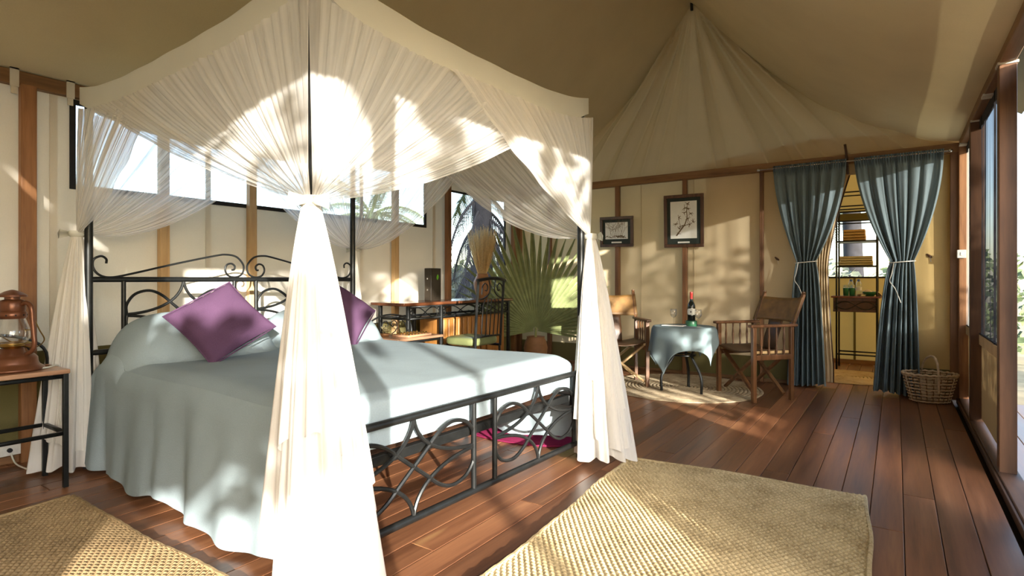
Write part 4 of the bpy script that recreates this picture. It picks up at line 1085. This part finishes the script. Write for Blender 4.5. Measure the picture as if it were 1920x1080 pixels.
for k in range(420):
    a = rg.uniform(0, 2 * PI); q = math.sqrt(rg.random()); L = rg.uniform(.40, .58) * (1 - .12 * q); sp = .19 * q
    ca, sa = math.cos(a) * q, math.sin(a) * q; w = rg.uniform(-.02, .02)
    gm.tube([(.030 * ca, .030 * sa, .10), (.050 * ca, .050 * sa, .275), ((.11) * ca + w, (.11) * sa - w, .27 + L * .5), ((.175) * ca + w * 1.6, (.175) * sa - w * 1.6, .27 + L)], [.002, .002, .0019, .0014], 3)
g = gm.build('dry_grass', 'straw', vs); g['kind'] = 'stuff'

ch = thing('iron_chair', 'black wrought iron chair with olive green cushion at the desk', 'chair', (-3.25, 4.10, 0), R(0))
for sx in (-1, 1):
    for sy in (-1, 1): MB().tube(crom([(sx * .18, sy * .185, .42), (sx * .185, sy * .19, .2), (sx * .20, sy * .20, 0)], 4), .011, 8).build('leg', 'iron', ch)
for sy in (-1, 1): MB().tube(crom([(.185, sy * .19, .42), (.20, sy * .192, .7), (.225, sy * .195, 1.03)], 5), .0125, 8).build('back_post', 'iron', ch)
MB().tube(crom([(.185, -.19, .425), (-.18, -.2, .425), (-.2, 0, .425), (-.18, .2, .425), (.185, .19, .425)], 5), .012, 8).build('seat_frame', 'iron', ch)
MB().tube(crom([(.225, -.21, 1.025), (.25, -.1, 1.04), (.255, 0, 1.045), (.25, .1, 1.04), (.225, .21, 1.025)], 5), .015, 8).build('top_rail', 'iron', ch)
MB().tube(crom([(.19, -.19, .52), (.205, 0, .525), (.19, .19, .52)], 5), .008, 8).build('back_rail', 'iron', ch)
for i in range(5):
    y = -.12 + i * .06; MB().tube([(.20, y, .52), (.222, y * 1.0, .80), (.228, y * .8, .86)], .0055, 6).build('back_bar', 'iron', ch)
for s in (-1, 1):
    L = [(.16, .90), (.15, .97), (.11, 1.0), (.075, .975), (.085, .935), (.11, .94)]
    MB().tube(crom([(.236, s * y, z) for y, z in L], 5), .006, 6).build('back_scroll', 'iron', ch)
    L = [(.19, .86), (.12, .87), (.06, .90), (.03, .95), (.05, 1.03)]
    MB().tube(crom([(.234, s * y, z) for y, z in L], 5), .006, 6).build('back_scroll', 'iron', ch)
def seatpad(u, v):
    a = 2 * PI * u; t = v * PI - PI / 2; e = abs(math.cos(t)) ** .3
    k = 1 / (abs(math.cos(a)) ** 5 + abs(math.sin(a)) ** 5) ** .2
    return (-.005 + .19 * math.cos(a) * k * e, .195 * math.sin(a) * k * e, .475 + .042 * math.copysign(abs(math.sin(t)) ** .5, math.sin(t)))
MB().grid(seatpad, 40, 16, True).build('seat_cushion', 'cushion_green', ch)

# big dried fan palm leaf in a pot
pl_ = thing('fan_palm_leaf', 'giant green fan palm leaf standing in a clay pot', 'plant', (-3.57, 5.73, 0), R(38))
MB().lathe([(0, 0), (.10, 0), (.13, .10), (.145, .22), (.125, .30), (.105, .335), (.112, .352), (.10, .354), (.09, .33), (.0, .30)], 26).build('pot', 'clay', pl_)
MB().tube([(0, 0, .25), (0, 0, .46)], .014, 8).build('leaf_stalk', 'leaf_edge', pl_)
NL = 40
for i in range(NL):
    a0 = R(-100 + 200 * i / NL); a1 = R(-100 + 200 * (i + 1) / NL); am = (a0 + a1) / 2
    q = abs(am) / R(100); Ln = 1.30 * (1 - .50 * q ** 1.5) * (1 + .04 * math.sin(i * 2.7)) * (1.06 if am < 0 else .97)
    m = MB(); V = []; ns = 8
    for k in range(ns + 1):
        f = .035 + .965 * k / ns; r = Ln * f
        hw = (a1 - a0) / 2 * min(r, .60 * Ln); hw *= (1 if f < .62 else max(.04, (1 - f) / .38) ** .8)
        bend = -.10 * f * f * (1 + .5 * q); fold = .45 * hw
        for s, dz in ((-1, -fold), (0, fold), (1, -fold)):
            x = r * math.sin(am) + s * hw * math.cos(am); z = r * math.cos(am) - s * hw * math.sin(am)
            drop_ = -.10 * q * max(0, f - .6) ** 2
            V.append((x, bend + dz - .012, .42 + z + drop_ + (.0)))
    F = []
    for k in range(ns):
        for c_ in (0, 1): F.append((k * 3 + c_, k * 3 + c_ + 1, (k + 1) * 3 + c_ + 1, (k + 1) * 3 + c_))
    m.add(V, F); fl(m.build('leaflet', 'leaf', pl_, smooth=False))

# ------------------------------------------------------------------ outside: palms and shrubs
def shrub(name, label, c, rad, n, leaf, mat, seed, cat='shrub', group='shrubs outside the tent', sq=2):
    r = random.Random(seed); t = thing(name, label, cat, (c[0], c[1], -.45), 0, group); m = MB()
    h = c[2] + .45
    for k in range(n):
        while True:
            p = Vector((r.uniform(-1, 1), r.uniform(-1, 1), r.uniform(-1, 1)))
            if (abs(p.x) ** sq + abs(p.y) ** sq + abs(p.z) ** sq) < 1 and (p.length > .35 or r.random() < .4): break
        p = Vector((p.x * rad[0], p.y * rad[1], h + p.z * rad[2]))
        if p.z < .02: p.z = r.uniform(.02, .3)
        a = Vector((r.gauss(0, 1), r.gauss(0, 1), r.gauss(0, .8))).normalized(); b = a.orthogonal().normalized(); l = leaf * r.uniform(.6, 1.3); w = l * .32
        m.add([p, p + a * l * .5 + b * w, p + a * l, p + a * l * .5 - b * w], [(0, 1, 2, 3)])
    f = m.build('foliage', mat, t, smooth=False); f['kind'] = 'stuff'
    for k in range(4):
        q = Vector((r.uniform(-.5, .5) * rad[0], r.uniform(-.5, .5) * rad[1], h + rad[2] * .4)); MB().tube([(0, 0, 0), q * .5 + Vector((0, 0, .1)), q], [.04, .03, .012], 6).build('stem', 'bark', t)
    return t
def palm(label, x, y, h, seed, skirt=True, crown=14, fl_len=2.2):
    r = random.Random(seed); t = thing('palm_tree', label, 'palm tree', (x, y, -.45), 0, 'palms outside the tent')
    MB().tube([(0, 0, 0), (.05, .02, h * .5), (.0, .05, h)], [.26, .22, .2], 10).build('trunk', 'bark', t)
    def frond(a, el, L, droop, z, mat, w=.5):
        m = MB(); d = Vector((math.cos(a) * math.cos(el), math.sin(a) * math.cos(el), math.sin(el))); p = Vector((0, .05, z)); pts = [p.copy()]
        for k in range(8):
            p = p + d * L / 8; d = (d + Vector((0, 0, -droop / 8))).normalized(); pts.append(p.copy())
        m.tube(pts, [.03] * 4 + [.02] * 3 + [.012, .006], 5)
        for k in range(2, 9):
            dd = (pts[k] - pts[k - 1]).normalized(); s = dd.cross(Vector((0, 0, 1)));
            s = s.normalized() if s.length > .01 else Vector((1, 0, 0))
            for sg in (-1, 1):
                for j in range(4):
                    o = pts[k - 1].lerp(pts[k], j / 4); e = o + (s * sg * .7 + dd * .7 + Vector((0, 0, -.35 - .5 * droop * .3))) * w * r.uniform(.7, 1.1); n = dd * .022
                    m.add([o - n, o + n, e], [(0, 1, 2)])
        m.build('frond', mat, t, smooth=False)
    for k in range(crown): frond(r.uniform(0, 6.28), r.uniform(.1, 1.2), fl_len * r.uniform(.8, 1.1), 1.5, h, 'bush')
    if skirt:
        for k in range(16): frond(r.uniform(0, 6.28), r.uniform(-.9, -.3), fl_len * r.uniform(.6, 1.0), 2.4, h - r.uniform(.1, 1.6), 'dead_frond', .4)
    return t
palm('dark shaggy palm with hanging dead fronds close outside the tall window', -7.15, 9.3, 3.4, 1)
palm('distant palm with drooping crown left of the shaggy palm', -13.0, 11.5, 3.4, 2, False)
palm('distant palm seen through the bathroom window', -.9, 16.0, 3.2, 3, False)
SH = [(-10.5, 9.0, .55, 'bush'), (-12, 11.8, .7, 'bush2'), (-9.5, 11.8, .5, 'bush2'), (-14, 9.4, .8, 'bush2'), (-11, 14.5, .8, 'bush'), (-16, 13, 1.0, 'bush2')]
SL = ['dusty green shrub nearest outside the tall window', 'grey green shrub behind the nearest one outside the tall window', 'grey green shrub at the foot of the shaggy palm', 'pale shrub far off at the left of the tall window', 'dusty green shrub far off behind the shaggy palm', 'large pale shrub farthest off outside the tall window']
for i, (x, y, z, mt) in enumerate(SH): shrub('shrub', SL[i], (x, y, z), (1.5, 1.5, .9), 1300, .2, mt, 20 + i)
shrub('shrub', 'grey shrub outside the bathroom window', (-1.5, 12.5, .5), (1.6, 1.2, 1.0), 1300, .18, 'bush2', 40)
shrub('shrub', 'pale shrub standing right of the bathroom window view', (.9, 13.5, .6), (1.5, 1.2, 1.1), 1300, .18, 'bush', 41)
shrub('shrub', 'leafy green shrub beyond the entrance at the far end of the veranda', (4.4, 9.5, .6), (1.3, 1.6, 1.3), 1500, .16, 'bush', 42)
shrub('shrub', 'unseen dense low shrub added to block the sun near the veranda wall', (4.4, -5.0, .42), (.7, 1.72, .97), 5000, .17, 'bush', 43, sq=6)  # out of view, keeps sun off the near side of the bed
shrub('shade_tree', 'unseen flat-topped foliage added to block the sun above the low shrub', (4.4, -5.0, 2.13), (.75, 1.72, .33), 3600, .17, 'bush', 46, cat='tree', sq=6)  # out of view, upper sun blocker with a gap below for the rug
shrub('shrub', 'thin leafy shrub added beyond the veranda wall to dapple the sun', (4.7, 1.5, 1.2), (1.0, 1.7, 1.8), 1100, .17, 'bush', 44)  # added to dim and dapple sun reaching the end wall
shrub('shade_tree', 'sparse leafy tree leaning over the veranda beyond the entrance', (4.7, -2.0, 2.95), (1.0, 1.7, .62), 170, .24, 'bush', 45, cat='tree')
